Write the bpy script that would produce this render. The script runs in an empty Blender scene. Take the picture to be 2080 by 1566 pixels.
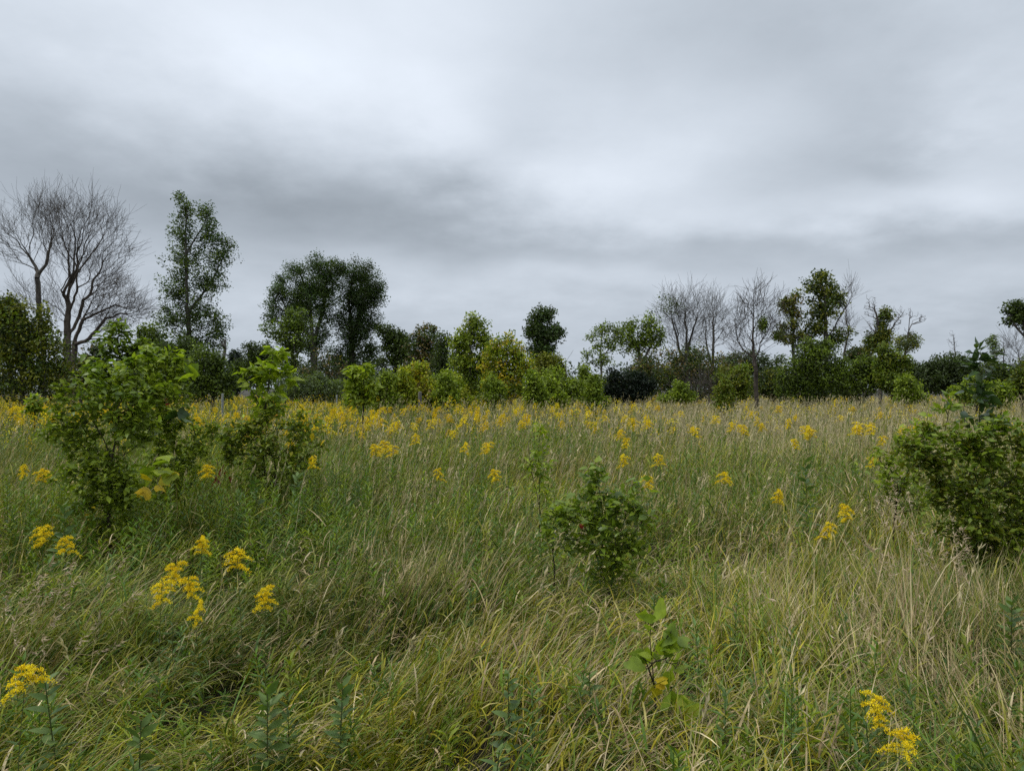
import bpy, math, random
import numpy as np
from mathutils import Vector, Matrix

S = bpy.context.scene
COL = S.collection
rng = np.random.default_rng(11)
random.seed(11)
F = 1502.0            # focal length in photo pixels
EYE = 1.65
HZ = 790.0            # photo row of the horizon

# ------------------------------------------------------------------ camera
cd = bpy.data.cameras.new('camera')
cd.sensor_width = 36.0
cd.lens = 36.0 * F / 2080.0
cd.clip_start = 0.05
cd.clip_end = 6000.0
cam = bpy.data.objects.new('camera', cd)
COL.objects.link(cam)
cam.location = (0, 0, EYE)
cam.rotation_euler = (math.radians(90) + math.atan((HZ - 783.0) / F), 0, 0)
S.camera = cam

# ------------------------------------------------------------------ sun
SUN_EL, SUN_AZ = math.radians(60), math.radians(-105)     # azimuth clockwise from +Y
sl = bpy.data.lights.new('sun', 'SUN')
sl.energy = 1.4
sl.angle = math.radians(14)
sl.color = (1.0, 0.97, 0.92)
sun = bpy.data.objects.new('sun', sl)
COL.objects.link(sun)
sd = Vector((math.sin(SUN_AZ) * math.cos(SUN_EL), math.cos(SUN_AZ) * math.cos(SUN_EL), math.sin(SUN_EL)))
sun.rotation_euler = sd.to_track_quat('Z', 'Y').to_euler()

# ------------------------------------------------------------------ exposure
S.view_settings.view_transform = 'Standard'
S.view_settings.look = 'None'
S.view_settings.exposure = 0.35
S.view_settings.gamma = 1.0
S.render.engine = 'CYCLES'
S.cycles.max_bounces = 5
S.cycles.diffuse_bounces = 3
S.cycles.glossy_bounces = 2
S.cycles.transmission_bounces = 3
S.cycles.transparent_max_bounces = 4
S.cycles.caustics_reflective = False
S.cycles.caustics_refractive = False
S.cycles.use_denoising = False
S.cycles.use_adaptive_sampling = False

# ------------------------------------------------------------------ world: overcast sky
W = bpy.data.worlds.new('World')
S.world = W
W.use_nodes = True
nt = W.node_tree
nt.nodes.clear()
def nd(t, **kw):
    n = nt.nodes.new(t)
    for k, v in kw.items(): setattr(n, k, v)
    return n
def lk(a, b): nt.links.new(a, b)
def mth(op, a, b=None, clamp=False):
    n = nd('ShaderNodeMath', operation=op); n.use_clamp = clamp
    for i, v in enumerate((a, b)):
        if v is None: continue
        if isinstance(v, (int, float)): n.inputs[i].default_value = v
        else: lk(v, n.inputs[i])
    return n.outputs[0]
tc = nd('ShaderNodeTexCoord')
sx = nd('ShaderNodeSeparateXYZ'); lk(tc.outputs['Generated'], sx.inputs[0])
X, Y, Z = sx.outputs
zc = mth('MAXIMUM', Z, 0.0)
den = mth('ADD', zc, 0.27)
cx = nd('ShaderNodeCombineXYZ')
lk(mth('DIVIDE', X, den), cx.inputs[0]); lk(mth('DIVIDE', Y, den), cx.inputs[1])
def noise(scale, detail, rough, vec, off=(0, 0, 0)):
    mp = nd('ShaderNodeMapping'); mp.inputs['Location'].default_value = off
    lk(vec, mp.inputs[0])
    n = nd('ShaderNodeTexNoise'); n.inputs['Scale'].default_value = scale
    n.inputs['Detail'].default_value = detail; n.inputs['Roughness'].default_value = rough
    lk(mp.outputs[0], n.inputs['Vector'])
    return n.outputs['Fac']
n4 = mth('SUBTRACT', noise(7.0, 6, .58, cx.outputs[0], (2, 8, 3)), 0.5)
n1 = mth('SUBTRACT', noise(1.1, 6, .55, cx.outputs[0], (3, 1, 0)), 0.5)
n2 = mth('SUBTRACT', noise(3.0, 7, .55, cx.outputs[0], (7, 4, 2)), 0.5)
n3 = mth('SUBTRACT', noise(1.3, 3, .5, cx.outputs[0], (11, 9, 5)), 0.5)
az = mth('ADD', mth('ARCTAN2', X, Y), mth('ADD', mth('MULTIPLY', n1, 0.30), mth('MULTIPLY', n2, 0.16)))
el = mth('ADD', mth('ARCSINE', Z), mth('ADD', mth('MULTIPLY', n3, 0.13), mth('MULTIPLY', n2, 0.07)))
# cloud masses: photo column, row, half-widths, amount of light
BLOBS = [(420, 60, 380, 130, .13), (780, 150, 300, 120, .15), (930, 235, 90, 70, .08), (1130, 375, 170, 60, .15),
         (1390, 300, 190, 110, .19), (1960, 400, 190, 45, .16), (2030, 215, 100, 90, .12), (1000, 600, 330, 45, .08),
         (1620, 190, 120, 90, .0), (560, 640, 300, 60, .05), (1560, 420, 250, 40, .06), (1750, 560, 420, 40, .05),
         (1500, 70, 400, 120, -.18), (1040, 250, 90, 70, -.06), (120, 300, 260, 110, -.07), (440, 410, 420, 75, -.17), (830, 390, 140, 60, -.12),
         (720, 480, 330, 40, -.08), (1160, 525, 350, 32, -.12), (1740, 350, 260, 45, -.14), (1880, 500, 260, 40, -.09),
         (1640, 260, 300, 60, -.06), (1750, 640, 300, 28, -.05)]
tot = None
for px, py, rx, ry, a in BLOBS:
    if a == 0: continue
    A = math.atan((px - 1040) / F); E = math.atan((HZ - py) / F * math.cos(A))
    u = mth('DIVIDE', mth('SUBTRACT', az, A), rx / F)
    v = mth('DIVIDE', mth('SUBTRACT', el, E), ry / F)
    g = mth('EXPONENT', mth('MULTIPLY', mth('ADD', mth('MULTIPLY', u, u), mth('MULTIPLY', v, v)), -0.7))
    g = mth('MULTIPLY', g, a)
    tot = g if tot is None else mth('ADD', tot, g)
base = mth('ADD', mth('ADD', mth('MULTIPLY', zc, 0.12), mth('MULTIPLY', mth('POWER', zc, 2.3), 0.55)), 0.435)          # overcast sky: brighter towards the zenith
lum = mth('ADD', mth('ADD', base, mth('MULTIPLY', tot, 0.72)), mth('ADD', mth('ADD', mth('MULTIPLY', n1, 0.15), mth('MULTIPLY', n4, 0.07)), mth('MULTIPLY', n2, 0.18)))
lum = mth('MAXIMUM', lum, 0.2)
tint = nd('ShaderNodeMixRGB', blend_type='MIX')
tint.inputs[1].default_value = (0.85, 1.0, 1.16, 1); tint.inputs[2].default_value = (0.92, 1.0, 1.11, 1)
lk(mth('MULTIPLY', lum, 1.5, True), tint.inputs[0])
cloud = nd('ShaderNodeVectorMath', operation='SCALE')
lk(tint.outputs[0], cloud.inputs[0]); lk(mth('MULTIPLY', lum, 10.0), cloud.inputs['Scale'])
skyt = nd('ShaderNodeTexSky', sky_type='NISHITA')
skyt.sun_disc = False; skyt.sun_elevation = SUN_EL; skyt.sun_rotation = SUN_AZ
mixs = nd('ShaderNodeMixRGB', blend_type='MIX'); mixs.inputs[0].default_value = 0.994
lk(skyt.outputs[0], mixs.inputs[1]); lk(cloud.outputs[0], mixs.inputs[2])
bg = nd('ShaderNodeBackground'); bg.inputs['Strength'].default_value = 0.1
lk(mixs.outputs[0], bg.inputs['Color'])
wo = nd('ShaderNodeOutputWorld'); lk(bg.outputs[0], wo.inputs['Surface'])
W.cycles.sampling_method = 'MANUAL'
W.cycles.sample_map_resolution = 512

# ------------------------------------------------------------------ helpers
def at(px, py, d):
    return np.array([(px - 1040.0) / F * d, d, EYE + (HZ - py) / F * d])
def unit(a):
    return a / np.maximum(np.linalg.norm(a, axis=-1, keepdims=True), 1e-9)
def sins(n, sc, seed):
    r = np.random.default_rng(seed)
    return r.normal(size=(n, 2)) * sc, r.uniform(0, 6.28, n)
def field(x, y, scale, seed):                 # smooth random field, about -1..1
    k, ph = sins(10, 1.0 / scale, seed)
    s = np.zeros_like(x)
    for i in range(10): s = s + np.sin(k[i, 0] * x + k[i, 1] * y + ph[i])
    return s / 3.2
def mesh(name, V, T, col=None):
    me = bpy.data.meshes.new(name)
    V = np.ascontiguousarray(V, dtype=np.float32); T = np.ascontiguousarray(T, dtype=np.int32)
    me.vertices.add(len(V)); me.vertices.foreach_set('co', V.ravel())
    me.loops.add(T.size); me.loops.foreach_set('vertex_index', T.ravel())
    me.polygons.add(len(T)); me.polygons.foreach_set('loop_start', np.arange(0, T.size, 3, dtype=np.int32))
    me.update(calc_edges=True)
    if col is not None:
        ca = me.color_attributes.new('Col', 'FLOAT_COLOR', 'POINT')
        c4 = np.ones((len(V), 4), np.float32); c4[:, :3] = col
        ca.data.foreach_set('color', c4.ravel())
    return me
def obj(name, me, mat=None, parent=None, **props):
    o = bpy.data.objects.new(name, me)
    COL.objects.link(o)
    if mat is not None and len(me.materials) == 0: me.materials.append(mat)
    if parent is not None: o.parent = parent
    for k, v in props.items(): o[k] = v
    return o
def thing(name, label, cat, loc, group=None):
    o = bpy.data.objects.new(name, None); COL.objects.link(o)
    o.location = [float(v) for v in loc]; o.empty_display_size = 0.1
    o['label'] = label; o['category'] = cat
    if group: o['group'] = group
    return o
def join(parts):                               # [(V,T,col)] -> one
    Vs, Ts, Cs, k = [], [], [], 0
    for V, T, c in parts:
        if len(V) == 0: continue
        Vs.append(V); Ts.append(T + k); k += len(V)
        Cs.append(np.broadcast_to(c, V.shape))
    return np.concatenate(Vs), np.concatenate(Ts), np.concatenate(Cs)

def tubes(P0, P1, R0, R1, k):
    P0 = np.asarray(P0, float); P1 = np.asarray(P1, float)
    n = len(P0); d = unit(P1 - P0)
    a = np.where(np.abs(d[:, 2:3]) > .9, np.array([[1., 0, 0]]), np.array([[0., 0, 1]]))
    u = unit(np.cross(d, a)); v = np.cross(d, u)
    an = np.arange(k) * 2 * np.pi / k
    ring = np.cos(an)[None, :, None] * u[:, None] + np.sin(an)[None, :, None] * v[:, None]
    A = P0[:, None] + ring * np.reshape(R0, (-1, 1, 1)); B = P1[:, None] + ring * np.reshape(R1, (-1, 1, 1))
    V = np.concatenate([A, B], 1).reshape(-1, 3)
    j = np.arange(k); j2 = (j + 1) % k
    t = np.concatenate([np.stack([j, j2, k + j2], 1), np.stack([j, k + j2, k + j], 1)])
    T = (t[None] + (np.arange(n) * 2 * k)[:, None, None]).reshape(-1, 3)
    return V, T
def cards(P, A, N, L, Wd, fold=.12):           # pointed leaves: base P, axis A, face normal N
    n = len(P); L = np.reshape(L, (-1, 1)); Wd = np.reshape(Wd, (-1, 1))
    A = unit(A); B = unit(np.cross(N, A)); N2 = np.cross(A, B)
    m = P + A * L * .45
    V = np.stack([P, m + B * Wd * .5 + N2 * L * fold, P + A * L - N2 * L * fold * .6, m - B * Wd * .5 + N2 * L * fold], 1).reshape(-1, 3)
    T = (np.array([[0, 2, 1], [0, 3, 2]])[None] + (np.arange(n) * 4)[:, None, None]).reshape(-1, 3)
    return V, T
def blades(P, L, Wd, az, th0, th1, nseg, twist=None, curl=1.0):
    n = len(P)
    t = (np.arange(nseg) + .5) / nseg
    th = th0[:, None] + th1[:, None] * (t[None] ** curl)
    h = np.sin(th) * (L / nseg)[:, None]; z = np.cos(th) * (L / nseg)[:, None]
    hh = np.concatenate([np.zeros((n, 1)), np.cumsum(h, 1)], 1); zz = np.concatenate([np.zeros((n, 1)), np.cumsum(z, 1)], 1)
    zz = np.maximum(zz, .01 - P[:, 2:3])
    ca, sa = np.cos(az), np.sin(az)
    cen = np.stack([P[:, 0:1] + ca[:, None] * hh, P[:, 1:2] + sa[:, None] * hh, P[:, 2:3] + zz], -1)
    tw = az + np.pi / 2 + (twist if twist is not None else 0)
    wd = np.stack([np.cos(tw), np.sin(tw), np.zeros(n)], -1)
    s = np.arange(nseg) / nseg
    prof = np.sqrt(1 - s ** 1.6) * np.where(s == 0, .7, 1)
    off = wd[:, None, :] * (Wd[:, None] * .5 * prof[None])[:, :, None]
    Lf = cen[:, :nseg] - off; Rt = cen[:, :nseg] + off
    V = np.concatenate([Lf, Rt, cen[:, nseg:]], 1)
    nv = 2 * nseg + 1
    t = []
    for i in range(nseg - 1): t += [[i, nseg + i, nseg + i + 1], [i, nseg + i + 1, i + 1]]
    t.append([nseg - 1, 2 * nseg - 1, 2 * nseg])
    T = (np.array(t)[None] + (np.arange(n) * nv)[:, None, None]).reshape(-1, 3)
    return V.reshape(-1, 3), T, nv

# ------------------------------------------------------------------ materials
def mat(name): 
    m = bpy.data.materials.new(name); m.use_nodes = True
    m.node_tree.nodes.clear(); return m, m.node_tree
def leaf_mat(name, ramp=None, trans=.35, rough=.5, spec=.25, tcol=(1.25, 1.35, .55), grain=30.0):
    m, t = mat(name); N, K = t.nodes, t.links
    out = N.new('ShaderNodeOutputMaterial')
    if ramp is None:
        src = N.new('ShaderNodeVertexColor'); src.layer_name = 'Col'; c = src.outputs[0]
    else:
        oi = N.new('ShaderNodeObjectInfo'); cr = N.new('ShaderNodeValToRGB')
        e = cr.color_ramp.elements
        while len(e) < len(ramp): e.new(.5)
        for i, (p, cc) in enumerate(ramp): e[i].position = p; e[i].color = (*cc, 1)
        K.new(oi.outputs['Random'], cr.inputs[0]); c = cr.outputs[0]
    g = N.new('ShaderNodeNewGeometry'); nz = N.new('ShaderNodeTexNoise')
    nz.inputs['Scale'].default_value = grain; nz.inputs['Detail'].default_value = 1
    K.new(g.outputs['Position'], nz.inputs['Vector'])
    mr = N.new('ShaderNodeMapRange'); mr.inputs[1].default_value = .25; mr.inputs[2].default_value = .75
    mr.inputs[3].default_value = .78; mr.inputs[4].default_value = 1.22
    K.new(nz.outputs['Fac'], mr.inputs[0])
    sc = N.new('ShaderNodeVectorMath'); sc.operation = 'SCALE'
    K.new(c, sc.inputs[0]); K.new(mr.outputs[0], sc.inputs['Scale'])
    p = N.new('ShaderNodeBsdfPrincipled'); p.inputs['Roughness'].default_value = rough
    p.inputs['Specular IOR Level'].default_value = spec
    K.new(sc.outputs[0], p.inputs['Base Color'])
    tm = N.new('ShaderNodeVectorMath'); tm.operation = 'MULTIPLY'; tm.inputs[1].default_value = tcol
    K.new(sc.outputs[0], tm.inputs[0])
    tr = N.new('ShaderNodeBsdfTranslucent'); K.new(tm.outputs[0], tr.inputs['Color'])
    mx = N.new('ShaderNodeMixShader'); mx.inputs[0].default_value = trans
    K.new(p.outputs[0], mx.inputs[1]); K.new(tr.outputs[0], mx.inputs[2]); K.new(mx.outputs[0], out.inputs[0])
    return m
def bark_mat(name, c1, c2, scale=14.0):
    m, t = mat(name); N, K = t.nodes, t.links
    out = N.new('ShaderNodeOutputMaterial'); p = N.new('ShaderNodeBsdfPrincipled'); p.inputs['Roughness'].default_value = .85
    p.inputs['Specular IOR Level'].default_value = .15
    g = N.new('ShaderNodeNewGeometry'); mp = N.new('ShaderNodeMapping'); mp.inputs['Scale'].default_value = (1, 1, .18)
    nz = N.new('ShaderNodeTexNoise'); nz.inputs['Scale'].default_value = scale; nz.inputs['Detail'].default_value = 4
    K.new(g.outputs['Position'], mp.inputs[0]); K.new(mp.outputs[0], nz.inputs['Vector'])
    cr = N.new('ShaderNodeValToRGB'); e = cr.color_ramp.elements
    e[0].position = .35; e[0].color = (*c1, 1); e[1].position = .7; e[1].color = (*c2, 1)
    K.new(nz.outputs['Fac'], cr.inputs[0]); K.new(cr.outputs[0], p.inputs['Base Color'])
    b = N.new('ShaderNodeBump'); b.inputs['Strength'].default_value = .6; b.inputs['Distance'].default_value = .03
    K.new(nz.outputs['Fac'], b.inputs['Height']); K.new(b.outputs[0], p.inputs['Normal'])
    K.new(p.outputs[0], out.inputs[0]); return m
M_LEAF = leaf_mat('leaf_tinted', trans=.34, tcol=(1.3, 1.4, .5))
M_GRASS = leaf_mat('grass_blades', trans=.22, rough=.5, spec=.22, tcol=(1.1, 1.15, .7), grain=14.0)
M_PETAL = leaf_mat('goldenrod_yellow', ramp=[(0, (.78, .57, .012)), (1, (.90, .74, .03))], trans=.25, spec=.1, tcol=(1.1, 1.1, .8), grain=60)
M_PETALV = leaf_mat('goldenrod_far', trans=.25, spec=.1, tcol=(1.1, 1.1, .8), grain=20)
M_BARK = bark_mat('bark_grey', (.048, .043, .036), (.135, .122, .10))
M_BARKB = bark_mat('bark_brown', (.042, .034, .027), (.115, .095, .075))
M_BARKG = bark_mat('bark_pale', (.09, .083, .075), (.20, .185, .16))
M_TWIG = bark_mat('twig_grey', (.07, .06, .052), (.13, .115, .10), 40)
M_STEM = bark_mat('stem_dark', (.035, .028, .02), (.075, .06, .04), 60)
M_STEMG = bark_mat('stem_green', (.06, .08, .025), (.11, .13, .04), 60)

# ------------------------------------------------------------------ ground
gm, t = mat('meadow_soil'); N, K = t.nodes, t.links
out = N.new('ShaderNodeOutputMaterial'); p = N.new('ShaderNodeBsdfPrincipled'); p.inputs['Roughness'].default_value = .95
g = N.new('ShaderNodeNewGeometry')
nz = N.new('ShaderNodeTexNoise'); nz.inputs['Scale'].default_value = 3; nz.inputs['Detail'].default_value = 6
K.new(g.outputs['Position'], nz.inputs['Vector'])
cr = N.new('ShaderNodeValToRGB'); e = cr.color_ramp.elements
e[0].position = .35; e[0].color = (.022, .018, .010, 1); e[1].position = .7; e[1].color = (.05, .045, .02, 1)
K.new(nz.outputs['Fac'], cr.inputs[0]); K.new(cr.outputs[0], p.inputs['Base Color']); K.new(p.outputs[0], out.inputs[0])
a = np.linspace(0, 2 * np.pi, 97)[:-1]
rad = [1.2, 3, 7, 15, 30, 60, 120, 300, 900, 3000]
V = [np.array([[0, 0, 0.]])]; T = []
for r in rad: V.append(np.stack([np.cos(a) * r, np.sin(a) * r, np.where(r < 40, .03 * np.sin(a * 5 + r), 0) * np.ones(96)], 1))
V = np.concatenate(V); j = np.arange(96); j2 = (j + 1) % 96
T.append(np.stack([np.zeros(96, int), 1 + j, 1 + j2], 1))
for q in range(len(rad) - 1):
    b0, b1 = 1 + q * 96, 1 + (q + 1) * 96
    T += [np.stack([b0 + j, b1 + j, b1 + j2], 1), np.stack([b0 + j, b1 + j2, b0 + j2], 1)]
obj('ground', mesh('ground', V, np.concatenate(T)), gm, kind='structure', label='meadow ground under the grass')

# ------------------------------------------------------------------ tree builder
def skeleton(trunks, pts, bf, step, r, down=1.0, sag=0.0):
    M = 60000
    pos = np.zeros((M, 3)); par = np.full(M, -1, int); pl = np.zeros(M); dr = np.zeros((M, 3)); n = 0
    for poly in trunks:
        poly = np.asarray(poly, float); cur = -1
        if n > 0:
            cur = int(np.argmin(np.linalg.norm(pos[:n] - poly[0], axis=1)))
            poly = np.concatenate([[pos[cur]], poly[1:]])
        for i in range(len(poly) - 1):
            m = max(2, int(np.linalg.norm(poly[i + 1] - poly[i]) / step))
            for k in range(0 if (cur < 0) else 1, m + 1):
                p = poly[i] + (poly[i + 1] - poly[i]) * k / m
                if 0 < k < m: p = p + r.normal(size=3) * step * .06
                pos[n] = p; par[n] = cur
                if cur >= 0:
                    dd = p - pos[cur]; L = np.linalg.norm(dd) + 1e-9; pl[n] = pl[cur] + L; dr[n] = dd / L
                else: dr[n] = (0, 0, 1)
                cur = n; n += 1
    dmin = np.full(len(pts), 1e9)
    for i in range(0, n, 3): dmin = np.minimum(dmin, np.linalg.norm(pts - pos[i], axis=1))
    lo = max(2, int(n * .12))
    for i in np.argsort(dmin):
        p = pts[i]
        df = pos[lo:n] - p
        dist = np.sqrt((df * df).sum(1))
        q = lo + int(np.argmin(dist + bf * pl[lo:n] + down * np.maximum(0, df[:, 2])))
        D = np.linalg.norm(p - pos[q]) + 1e-6
        ctrl = pos[q] + dr[q] * .4 * D + r.normal(size=3) * .05 * D
        m = max(1, int(D / step)); cur = q
        if n + m >= M: break
        for k in range(1, m + 1):
            s = k / m
            x = (1 - s) ** 2 * pos[q] + 2 * s * (1 - s) * ctrl + s * s * p
            if k < m: x = x + r.normal(size=3) * step * .05
            dd = x - pos[cur]; L = np.linalg.norm(dd) + 1e-9
            pos[n] = x; par[n] = cur; pl[n] = pl[cur] + L; dr[n] = dd / L; cur = n; n += 1
    pos, par, dr = pos[:n], par[:n], dr[:n]
    w = np.zeros(n); haschild = np.zeros(n, bool); haschild[par[par >= 0]] = True
    w[~haschild] = 1
    for i in range(n - 1, 0, -1):
        if par[i] >= 0: w[par[i]] += w[i]
    return pos, par, dr, w
def lobe_points(lobes, n, r, d, y0, pw=.40, lump=.3, deep=.9, shoots=True):
    """points inside ellipsoid lobes; a lobe = (px, py, rx, ry) read at depth d"""
    ar = np.array([l[2] * l[3] for l in lobes], float); cnt = np.maximum(7, (ar / ar.sum() * n).astype(int))
    out = []
    for l, c in zip(lobes, cnt):
        cen = at(l[0], l[1], d); cen[1] = y0 + (l[4] if len(l) > 4 else 0)
        rx, rz = l[2] / F * d, l[3] / F * d
        v = unit(r.normal(size=(c, 3)))
        bumps = unit(r.normal(size=(14, 3)))
        b = np.exp((v @ bumps.T - 1) / .07).max(1)
        rad = (r.uniform(size=c) ** pw) * (1.0 - lump + (lump + .02) * 1.35 * b)
        out.append(cen + v * rad[:, None] * np.array([rx, (rx + rz) * .5 * deep, rz]))
    for l, Q in zip(lobes, list(out)):                     # upright shoots break the outline
        rz = l[3] / F * d; cz = EYE + (HZ - l[1]) / F * d
        top = np.where(Q[:, 2] > cz + .35 * rz)[0]
        if shoots and len(top) > 4:
            m = max(2, int(len(top) * .16)); k = r.choice(len(top), m)
            for hgt in (.14, .28, .40):
                out.append(Q[top[k]] + np.stack([r.normal(size=m) * .03 * rz, r.normal(size=m) * .03 * rz, hgt * rz * r.uniform(.5, 1.2, m)], 1))
    P = np.concatenate(out); P[:, 2] = np.maximum(P[:, 2], .12)
    return P
def wood(name, parent, pos, par, w, base, r0, rt, mt, thr=.10, limb_min=.03, seed=0, limbname='limb', expo=.5, twigname='twigs', twigmat=None):
    """trunk + each big limb as a mesh of its own + the twigs joined"""
    n = len(pos); Wt = w[0]
    rr = np.maximum(rt, r0 * (w / Wt) ** expo)
    lab = np.zeros(n, int); nx = 1; lw = {}
    for i in range(1, n):
        if par[i] < 0: continue
        if w[i] > thr * Wt and lab[par[i]] == 0: lab[i] = 0
        elif lab[par[i]] == 0: lab[i] = nx; lw[nx] = w[i]; nx += 1
        else: lab[i] = lab[par[i]]
    ii = np.arange(1, n); ii = ii[par[ii] >= 0]
    big = [k for k in lw if lw[k] > limb_min * Wt]
    groups = [('trunk' if name != 'stem' else 'stem', ii[lab[ii] == 0])] + [(limbname, ii[lab[ii] == k]) for k in big]
    rest = ii[(lab[ii] > 0) & ~np.isin(lab[ii], big)]
    groups.append((twigname, rest))
    for nm, idx in groups:
        if len(idx) == 0: continue
        a, b = idx, par[idx]
        rb = np.minimum(rr[b], rr[a] * 1.35)
        rb = np.where(lab[b] == lab[a], np.minimum(rr[b], rr[a] * 1.5), rb)
        thick = rr[a] > rt * 3.5
        parts = []
        if thick.any(): parts.append((*tubes(pos[b[thick]] - base, pos[a[thick]] - base, rb[thick] * 1.02, rr[a[thick]], 7), (.1, .1, .1)))
        if (~thick).any():
            q = ~thick
            parts.append((*tubes(pos[b[q]] - base, pos[a[q]] - base, rb[q], rr[a[q]] * np.where(w[a[q]] <= 1, .6, 1), 3), (.1, .1, .1)))
        V, T, c = join(parts)
        o = obj(nm, mesh(nm, V, T), (twigmat or mt) if nm == twigname else mt, parent)
        if nm == twigname: o['kind'] = 'stuff'
def pick_cols(n, cols, r, vary=.28):
    cs = np.array([c for c, _ in cols]); ws = np.array([q for _, q in cols], float)
    k = r.choice(len(cols), n, p=ws / ws.sum())
    return cs[k] * np.exp(r.normal(size=(n, 1)) * vary)
def foliage(P, nl, spread, size, cols, r, base, vary=.25, droop=.0, cen=None, zs=.8):
    """leaves scattered round the twig points P; every cluster has its own tint"""
    n = len(P); k = np.repeat(np.arange(n), nl)
    cc = pick_cols(n, cols, r, vary)[k] * np.exp(r.normal(size=(len(k), 1)) * .16)
    Q = P[k] + unit(r.normal(size=(len(k), 3))) * (r.uniform(size=(len(k), 1)) ** .5) * 1.55 * spread * np.array([1, 1, zs])
    Q[:, 2] = np.maximum(Q[:, 2], .05)
    A = r.normal(size=(len(k), 3)) + (Q - P[k]) / max(spread, 1e-6) * .5; A[:, 2] -= droop
    off = (Q - P[k]) / max(spread, 1e-6)
    Nn = r.normal(size=(len(k), 3)) * .5 + off * np.array([.55, .55, .6]); Nn[:, 2] += .75
    L = size * r.uniform(.65, 1.3, len(k))
    V, T = cards(Q - base, A, Nn, L, L * r.uniform(.5, .75, len(k)))
    return V, T, np.repeat(cc, 4, 0)
def tree(name, label, cat, d, bx, trunks, lobes, npts, r0, cols=None, nl=10, size=.2, spread=.3, seed=1, bf=.35, rt=.008,
         step=None, mt=None, pw=.40, lump=.3, group=None, thr=.10, limb_min=.04, dy=0, deep=.9, vary=.25, leaf_lobes=None, down=1.0, droop=0., expo=None, fan=0, fanlen=.6):
    r = np.random.default_rng(seed)
    if cols and len(lobes) <= 5 and leaf_lobes is None:        # side lobes break round outlines
        lobes = list(lobes)
        for l in list(lobes):
            for q in range(3):
                a = r.uniform(-.2, 3.34); f = r.uniform(.75, 1.0); z = r.uniform(.22, .42)
                lobes.append((l[0] + math.cos(a) * l[2] * f, l[1] - math.sin(a) * l[3] * f, l[2] * z, l[3] * z * 1.3))
    if nl > 2: size *= .8; nl = int(nl * (1.55 if nl < 15 else 1.2))
    base = np.array([(bx - 1040) / F * d, d + dy, 0.0])
    th = thing(name, label, cat, base, group)
    step = step or 9.0 * d / F
    polys = []
    for q, pl in enumerate(trunks):
        poly = []
        for k, (px, py) in enumerate(pl):
            p = at(px, py, d); p[1] = base[1] + (r.normal() * 10 * d / F if (k > 0) else 0)
            poly.append(p)
        if q == 0: poly = [base] + poly
        polys.append(np.array(poly))
    P = lobe_points(lobes, npts, r, d, base[1], pw, lump, deep)
    pos, par, dr, w = skeleton(polys, P, bf, step, r, down)
    if fan:                                    # straight fine twigs fanning out of every tip and outer node
        tips = np.where(w <= 2)[0]; k = np.repeat(tips, fan); m = len(k)
        A = unit(dr[k] + r.normal(size=(m, 3)) * .42 + np.array([0, 0, .34]))
        Lf = fanlen * r.uniform(.25, 1.3, m)
        mid = pos[k] + A * (Lf * .55)[:, None]
        end = mid + unit(A + r.normal(size=(m, 3)) * .25 + np.array([0, 0, .12])) * (Lf * .5)[:, None]
        n0 = len(pos); pos = np.concatenate([pos, mid, end]); par = np.concatenate([par, k, n0 + np.arange(m)])
        dr = np.concatenate([dr, A, A]); w = np.concatenate([w, np.full(2 * m, .5)])
    wood('trunk', th, pos, par, w, base, r0, rt, mt or M_BARK, thr, limb_min, expo=expo or (.62 if fan else .5))
    if cols:
        Q = P if leaf_lobes is None else lobe_points(leaf_lobes, int(npts * .6), r, d, base[1], pw, lump, deep)
        V, T, c = foliage(Q, nl, spread, size, cols, r, base, vary, droop)
        obj('crown', mesh('crown', V, T, c), M_LEAF, th)
    return th

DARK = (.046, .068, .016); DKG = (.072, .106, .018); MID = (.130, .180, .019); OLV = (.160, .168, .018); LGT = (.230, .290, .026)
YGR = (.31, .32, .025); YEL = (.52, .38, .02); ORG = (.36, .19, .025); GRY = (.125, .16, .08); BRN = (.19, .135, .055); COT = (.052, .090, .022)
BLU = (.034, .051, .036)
TR_G = 'trees and shrubs along the far edge of the meadow'

# ---- left edge
tree('dark_shrub', 'wide olive-dark dense shrub tree filling the left edge below the bare trees', 'shrub', 27, 45, [[(45, 760), (40, 690)]],
     [(20, 690, 55, 75), (75, 715, 55, 70), (30, 770, 75, 55), (110, 775, 45, 50), (10, 650, 30, 38)], 900, .10, [(DARK, 3), (MID, 2), (OLV, 3)], nl=9, size=.15, spread=.2, seed=3, group=TR_G)
tree('spruce_tree', 'dark drooping spruce tip showing above the leftmost dense shrub', 'tree', 48, 22, [[(22, 800), (22, 612)]],
     [(22, 625, 12, 16), (24, 655, 26, 20), (22, 700, 40, 40)], 240, .16, [(BLU, 1), (DARK, 1)], nl=14, size=.3, spread=.3, seed=4, droop=1.0, group=TR_G, bf=.1, down=0)
tree('bare_tree', 'leaning bare grey tree with forked trunk, limbs cut off by the left edge', 'tree', 42, 90, [[(88, 700), (86, 648), (83, 568)], [(83, 568), (77, 550), (58, 523), (32, 500), (4, 492)], [(83, 568), (96, 539), (108, 490), (114, 465)], [(84, 555), (87, 530), (88, 500)], [(60, 526), (48, 490), (30, 465)]],
     [(18, 478, 42, 34), (70, 440, 44, 46), (108, 432, 36, 42), (30, 525, 36, 18), (60, 610, 36, 40), (8, 455, 24, 26), (85, 480, 40, 40), (112, 480, 26, 40)], 520, .15, None, seed=5, rt=.006, group=TR_G, pw=.6, lump=.15, fan=2, fanlen=1.15, bf=.7)
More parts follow.
